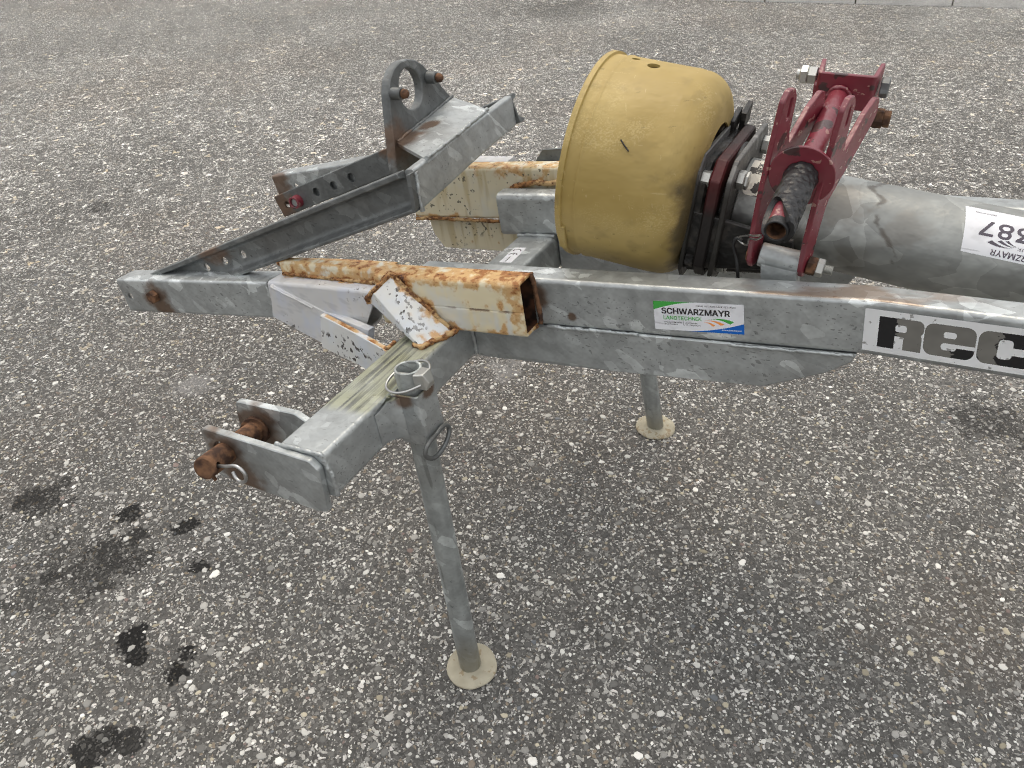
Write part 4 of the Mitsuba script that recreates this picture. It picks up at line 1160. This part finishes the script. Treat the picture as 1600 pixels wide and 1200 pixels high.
# head: a folded plate with two cheeks
U0, U1, U2, U3 = V(0.640, 0.293, 1.106), V(0.733, 0.291, 1.091), V(0.724, 0.304, 1.031), V(0.633, 0.305, 1.048)
uc = (U0 + U1 + U2 + U3) / 4
ux, un = unit(U1 - U0), hd
uz = unit((U0 - U3) + (U1 - U2)); uz = unit(uz - un * (uz @ un)); ux = unit(ux - un * (ux @ un) - uz * (ux @ uz))
W_, H_ = 0.0465, 0.0300
usec = rounded([(-W_, 0), (W_, 0), (W_ + 0.004, 0.055), (W_ - 0.003, 0.055), (W_ - 0.007, 0.0065), (-W_ + 0.007, 0.0065), (-W_ + 0.003, 0.055), (-W_ - 0.004, 0.055)], [0.008, 0.008, 0.001, 0.001, 0.003, 0.003, 0.001, 0.001], 5)
head = plate(usec if np.cross(ux, un) @ uz > 0 else [(b, a) for a, b in usec], 2 * H_, uc - uz * H_, ux if np.cross(ux, un) @ uz > 0 else un, un if np.cross(ux, un) @ uz > 0 else ux, (), 0.0012)
part('head', head, 'm_red', 35, 'folded red head plate of the lever', LV)
part('weld_seam', weld([hp(0.4065) + 0.0175 * (math.cos(a) * hx + math.sin(a) * hz) for a in np.linspace(0, 2 * math.pi, 16)], 0.0045, 31), 'm_red', True, None, LV)
up_ = lambda a, b, c: uc + ux * a + uz * b + un * c
part('bolt', hexa(up_(-W_ - 0.0035, 0.012, 0.027), up_(-W_ - 0.0185, 0.012, 0.027), 0.0155, 0.2), 'm_zinc', False, None, LV)
part('nut', hexa(up_(-W_ - 0.0190, 0.012, 0.027), up_(-W_ - 0.0315, 0.012, 0.027), 0.0150, 0.5), 'm_zinc', False, None, LV)
part('bolt', rod(up_(-W_ - 0.0315, 0.012, 0.027), up_(-W_ - 0.0385, 0.012, 0.027), 0.0085, n=16), 'm_zinc', 40, None, LV)
part('bolt', hexa(up_(W_ + 0.006, 0.002, 0.027), up_(W_ + 0.019, 0.002, 0.027), 0.0165, 0.4), 'm_galv_dull', False, None, LV)
# cheeks below the head, with the lower bolt
for i, a in enumerate((-W_ + 0.002, W_ - 0.004)):
    part('cheek', plate(rounded([(-0.088, 0.012), (0.010, 0.002), (0.010, 0.045), (-0.05, 0.048), (-0.088, 0.040)], 0.008, 4), 0.006, up_(a, 0, 0), uz, un if np.cross(uz, un) @ ux > 0 else un, (), 0.001), 'm_red', 35, None, LV)
part('bolt', hexa(up_(W_ + 0.003, -0.052, 0.027), up_(W_ + 0.021, -0.052, 0.027), 0.0165, 0.1), 'm_rust', False, 'rusty bolt head below the head plate', LV)
part('bolt', hexa(up_(W_ + 0.021, -0.052, 0.027), up_(W_ + 0.032, -0.052, 0.027), 0.0140, 0.4), 'm_rust', False, None, LV)
part('nut', hexa(up_(-W_ - 0.003, -0.052, 0.027), up_(-W_ - 0.016, -0.052, 0.027), 0.0150, 0.1), 'm_zinc', False, None, LV)
# spring wire and the black strap hanging by the lever
part('wire_hook', wire(curve([(0.622, -0.060, 0.958), (0.604, -0.03, 0.944), (0.592, 0.01, 0.929), (0.580, 0.045, 0.913), (0.566, 0.075, 0.900), (0.556, 0.084, 0.891), (0.562, 0.082, 0.886), (0.582, 0.045, 0.905), (0.604, -0.01, 0.930), (0.622, -0.055, 0.953)], 50), 0.0015, 8), 'm_wire', True, 'thin twisted wire beside the lever')
part('strap', wire(curve([(0.563, 0.083, 0.889), (0.555, 0.084, 0.893), (0.550, 0.085, 0.886), (0.553, 0.085, 0.86), (0.556, 0.084, 0.835), (0.557, 0.084, 0.80)], 40), 0.0030, 8), 'm_rubber', True, 'black strap hanging over the rail')

# ---------------------------------------------------------------- stickers
def on_plane(m, o, ex, ey, ez):
    v = np.asarray(m.vertices)
    t = trimesh.Trimesh(V(*o) + v[:, :1] * ex + v[:, 1:2] * ey + v[:, 2:] * ez, m.faces, process=False)
    return t


def flat(poly, t=0.0002):
    ps = getattr(poly, 'geoms', [poly])
    return cat(*[trimesh.creation.extrude_polygon(q, t, engine='earcut') for q in ps if q.area > 1e-9])


def text(s, h, bold=False, t=0.0002, squeeze=1.0, width=None):
    m = meshkit.text_mesh(s, h, t, bold)
    v = m.vertices.copy()
    w = v[:, 0].max() - v[:, 0].min()
    v[:, 0] = (v[:, 0] - v[:, 0].min()) * (width / w if width else squeeze)
    return trimesh.Trimesh(v, m.faces, process=False)


EX, EZ, EN = V(1, 0, 0), V(0, 0, 1), V(0, -1, 0)


def sticker_plane(o, w0, slope):
    ex = unit(V(1, 0, slope)); return V(*o), ex, V(-ex[2], 0, ex[0]), EN


# dealer sticker on the near rail
so, sx, sy, sn = sticker_plane((0.4340, -0.0004, 0.7545), 0.153, 0.026)
SWd, SHt = 0.1525, 0.0545
rect = sbox(0, 0, SWd, SHt)
part('dealer_sticker', on_plane(flat(rect), so, sx, sy, sn), 'm_sticker_white', False, 'white sticker with green corner, blue corner and black lettering')
SK = f'{MX}__dealer_sticker'
lift = lambda k: so + sn * (0.0002 + 0.0002 * k)
put_ = lambda m, x, y, k=0: on_plane(trimesh.Trimesh(np.asarray(m.vertices) + V(x, y, 0), m.faces, process=False), lift(k), sx, sy, sn)
cg = [(0, SHt), (0, SHt - 0.0165)] + [(x, SHt - 0.0165 * (1 - x / 0.072) ** 1.7) for x in np.linspace(0.004, 0.072, 14)]
part('green_corner', on_plane(flat(Polygon(cg)), lift(0), sx, sy, sn), 'm_sticker_green', False, None, SK)
cb = [(SWd, 0), (SWd, 0.0195)] + [(x, 0.0195 * ((x - 0.052) / (SWd - 0.052)) ** 1.9) for x in np.linspace(SWd - 0.004, 0.052, 18)]
part('blue_corner', on_plane(flat(Polygon(cb)), lift(0), sx, sy, sn), 'm_sticker_blue', False, None, SK)
part('lettering', cat(*[put_(text('SCHWARZMAYR', 0.0105, True, width=0.116), 0.0135 + q, 0.0315 + r_, 0.2 * k) for k, (q, r_) in enumerate(((0, 0), (0.00045, 0), (0.0002, 0.0003)))]), 'm_sticker_black', False, 'bold black name', SK)
part('lettering', put_(text('LANDTECHNIK', 0.0068, True, width=0.066), 0.0165, 0.0205), 'm_sticker_green', False, 'green second line', SK)
part('lettering', put_(text('MEHR ALS NUR LANDTECHNIK', 0.0030, False, width=0.066), 0.074, 0.0470), 'm_sticker_black', False, None, SK)
part('lettering', cat(put_(text('4971 AUROLZMÜNSTER', 0.0021, True, width=0.031), 0.0175, 0.0143), put_(text('TEL. 07752 888 44', 0.0021, True, width=0.024), 0.0175, 0.0104), put_(text('|', 0.005, False), 0.0512, 0.0108),
                      put_(text('4851 GAMPERN', 0.0021, True, width=0.021), 0.0545, 0.0143), put_(text('TEL. 07682 396 60', 0.0021, True, width=0.025), 0.0545, 0.0104)), 'm_sticker_black', False, None, SK)
part('lettering', put_(text('www.schwarzmayr.at', 0.0024, True, width=0.033), 0.1155, 0.0050, 1), 'm_sticker_white', False, None, SK)


def swoosh(a, b, c, d, n=14):
    """a curved tapering band from a point to a blunt end"""
    t = np.linspace(0, 1, n)
    q = lambda p0, p1, p2: np.stack([(1 - t) ** 2 * p0[k] + 2 * t * (1 - t) * p1[k] + t * t * p2[k] for k in (0, 1)], 1)
    return Polygon(np.vstack([q(a, b, c), q(a, ((a[0] + d[0]) / 2, b[1] - 0.0012), d)[::-1]])).buffer(0)


def swooshes(s=1.0):
    f = lambda *ps: swoosh(*[(x * s, y * s) for x, y in ps])
    return f((0, 0), (0.028, 0.0085), (0.050, -0.0005), (0.043, -0.0052)), f((0, -0.0012), (0.018, 0.0028), (0.034, -0.0058), (0.028, -0.0088)), f((0, -0.0026), (0.010, -0.001), (0.0215, -0.0085), (0.0165, -0.0105))


s1, s2, s3 = swooshes()
mv = lambda p, x, y: affinity.translate(p, x, y)
part('emblem', on_plane(flat(mv(s1, 0.0865, 0.0225)), lift(0), sx, sy, sn), 'm_sticker_green', False, None, SK)
part('emblem', on_plane(flat(unary_union([mv(s2, 0.0865, 0.0225), mv(s3, 0.0845, 0.0218)])), lift(0), sx, sy, sn), 'm_sticker_orange', False, None, SK)

# maker's sticker on the bent end of the near rail: white with large worn letters
dirR = unit(V(0.95, -0.1455, 0))
nR = unit(V(dirR[1], -dirR[0], 0)); nR = nR if nR[1] < 0 else -nR
mo = V(0.7655, -0.0003, 0.7515) + dirR * 0.0 + nR * 0.0012
mput = lambda m, k=0: on_plane(m, mo + nR * (0.0002 * k), dirR, EZ, nR)
part('maker_sticker', mput(flat(sbox(0.0, 0, 0.62, 0.0715))), 'm_worn_white', False, 'scratched white sticker with large black and grey worn letters')
MK = f'{MX}__maker_sticker'


def rr(x0, y0, x1, y1, r):
    return sbox(x0 + r, y0 + r, x1 - r, y1 - r).buffer(r, 8) if r > 0 else sbox(x0, y0, x1, y1)


def letter_R():
    return rr(0, 0.0, 0.080, 0.052, 0).difference(sbox(0.030, 0.0, 0.044, 0.010)).intersection(unary_union([sbox(0, 0, 0.030, 0.052), rr(0.008, 0.026, 0.080, 0.052, 0.011), rr(0.02, -0.02, 0.078, 0.031, 0.010).intersection(sbox(0.046, 0, 0.1, 0.05)), sbox(0.028, 0.022, 0.06, 0.052)])).difference(rr(0.030, 0.0295, 0.050, 0.041, 0.004)).difference(sbox(0.030, -0.001, 0.046, 0.0205))


def letter_e():
    return rr(0, 0, 0.080, 0.052, 0.014).difference(rr(0.030, 0.031, 0.050, 0.041, 0.004)).difference(unary_union([rr(0.028, 0.011, 0.052, 0.0225, 0.005), sbox(0.044, 0.0165, 0.081, 0.0225)]))


def letter_c():
    return rr(0, 0, 0.080, 0.052, 0.014).difference(unary_union([rr(0.029, 0.0105, 0.050, 0.0415, 0.006), sbox(0.044, 0.018, 0.081, 0.030)]))


def letter_K():
    return unary_union([sbox(0, 0, 0.030, 0.052), Polygon([(0.028, 0.022), (0.052, 0.052), (0.084, 0.052), (0.058, 0.027), (0.088, 0), (0.054, 0), (0.037, 0.024)])])


for k, (L_, x) in enumerate(((affinity.scale(letter_R(), 0.77, 1, origin=(0, 0)), 0.021), (affinity.scale(letter_e(), 0.83, 1, origin=(0, 0)), 0.0835), (affinity.scale(letter_c(), 0.85, 1, origin=(0, 0)), 0.1525), (letter_K(), 0.224))):
    part('letter', mput(flat(affinity.translate(L_, x, 0.0095)), 1), 'm_worn_letter', False, None, MK)


# stickers bent round the pipe: x along the pipe, y round it
def on_pipe(m, t0, ang0, flip=1, lift_=0.0003, r=0.0815):
    """flip -1 turns the flat print upside down; ang counts from the side facing -y upwards"""
    m = m.copy()
    for _ in range(3):
        if len(m.faces) < 60000 and np.max(m.edges_unique_length) > 0.012:
            v_, f_ = trimesh.remesh.subdivide(m.vertices, m.faces)
            m = trimesh.Trimesh(v_, f_, process=False)
    v = np.asarray(m.vertices)
    t = t0 + flip * v[:, 0]
    a = ang0 + flip * v[:, 1] / r
    rad_ = r + lift_ + v[:, 2]
    return trimesh.Trimesh(PO + t[:, None] * PE1 + rad_[:, None] * (-np.cos(a)[:, None] * V(0, 1, 0) + np.sin(a)[:, None] * PE3), m.faces, process=False)


T0, A0 = 0.3745, math.radians(80)
LBW, LBH = 0.27, 0.0835


def label_sheet():
    n, k = 30, 24
    x = np.linspace(0, LBW, n); y = np.linspace(-LBH, 0, k)
    X, Y = np.meshgrid(x, y, indexing='ij')
    skew = 0.012 * (-Y / LBH)
    vv = np.stack([X + skew, Y, X * 0], -1).reshape(-1, 3)
    idx = np.arange(n * k).reshape(n, k)
    f = np.vstack([np.stack([idx[:-1, :-1], idx[1:, :-1], idx[1:, 1:]], -1).reshape(-1, 3), np.stack([idx[:-1, :-1], idx[1:, 1:], idx[:-1, 1:]], -1).reshape(-1, 3)])
    return trimesh.Trimesh(vv, f, process=False)


part('stock_label', on_pipe(label_sheet(), T0, A0), 'm_sticker_white', True, 'white paper label with a number, upside down on the pipe')
LK = f'{MX}__stock_label'


def label_print(m, x_right, y_base, mat):
    """print upside down: its right end lies x_right from the label's left edge, its base y_base above the label's lower edge"""
    v = np.asarray(m.vertices).copy()
    w = v[:, 0].max()
    v[:, 0] -= w
    q = trimesh.Trimesh(v, m.faces, process=False)
    part('lettering', on_pipe(q, T0 + x_right, A0 - y_base / 0.0815, -1, 0.0005), mat, False, None, LK)


bsdf('m_print', (0.075, 0.065, 0.085), 0.5, 0.0, 0.4)
label_print(text('3387', 0.0250, True, width=0.098), 0.0285, 0.0270, 'm_print')
label_print(text('SCHWARZMAYR', 0.0088, True, width=0.098), 0.0525, 0.0711, 'm_print')
label_print(text('LANDTECHNIK', 0.0050, False, width=0.060), 0.0870, 0.0605, 'm_print')
em = flat(unary_union(list(swooshes(0.85))))
v_ = np.asarray(em.vertices).copy(); v_[:, 0] -= v_[:, 0].max()
part('emblem', on_pipe(trimesh.Trimesh(v_, em.faces, process=False), T0 + 0.0435, A0 - 0.0620 / 0.0815, -1, 0.0005), 'm_print', False, None, LK)
label_print(text('Maschinen und Geräte', 0.0022, False, width=0.030), 0.0165, 0.010, 'm_print')

# worn maker's decal by the flange
dec = flat(rr(0, -0.088, 0.062, 0.0, 0.008))
part('worn_decal', on_pipe(dec, 0.030, math.radians(94), 1, 0.0004), 'm_worn_decal', False, 'worn black and white decal on the pipe behind the lever')
bt = text('RECK', 0.0085, True, width=0.030)
v_ = np.asarray(bt.vertices); bt = trimesh.Trimesh(np.c_[-v_[:, 1], v_[:, 0], v_[:, 2]], bt.faces, process=False)
part('lettering', on_pipe(bt, 0.050, math.radians(94) - 0.046 / 0.0815, 1, 0.0007), 'm_sticker_black', False, None, f'{MX}__worn_decal')

# CE plate on the cross beam
CEX, CEY = unit(V(0.03, -1, 0)), unit(V(1, 0.03, 0))
part('approval_plate', on_plane(flat(rr(0, 0, 0.086, 0.031, 0.002)), (-0.0225, 0.352, 0.7404), CEX, CEY, V(0, 0, 1)), 'm_sticker_white', False, 'small white CE plate on the cross beam')
cemark = unary_union([Point(0, 0).buffer(0.0125, 24).difference(Point(0, 0).buffer(0.0098, 24)).difference(sbox(0.002, -0.02, 0.02, 0.02)), affinity.translate(unary_union([Point(0, 0).buffer(0.0125, 24).difference(Point(0, 0).buffer(0.0098, 24)).difference(sbox(0.002, -0.02, 0.02, 0.02)), sbox(-0.0105, -0.0013, 0.0, 0.0013)]), 0.026, 0)])
cem = cat(flat(affinity.translate(affinity.scale(cemark, 0.85, 0.85, origin=(0, 0)), 0.020, 0.0150)), trimesh.Trimesh(np.asarray(text('RECK 88422', 0.003, True, width=0.026).vertices) + V(0.054, 0.012, 0), text('RECK 88422', 0.003, True, width=0.026).faces, process=False))
part('lettering', on_plane(cem, (-0.0225, 0.352, 0.7407), CEX, CEY, V(0, 0, 1)), 'm_sticker_black', False, None, f'{MX}__approval_plate')
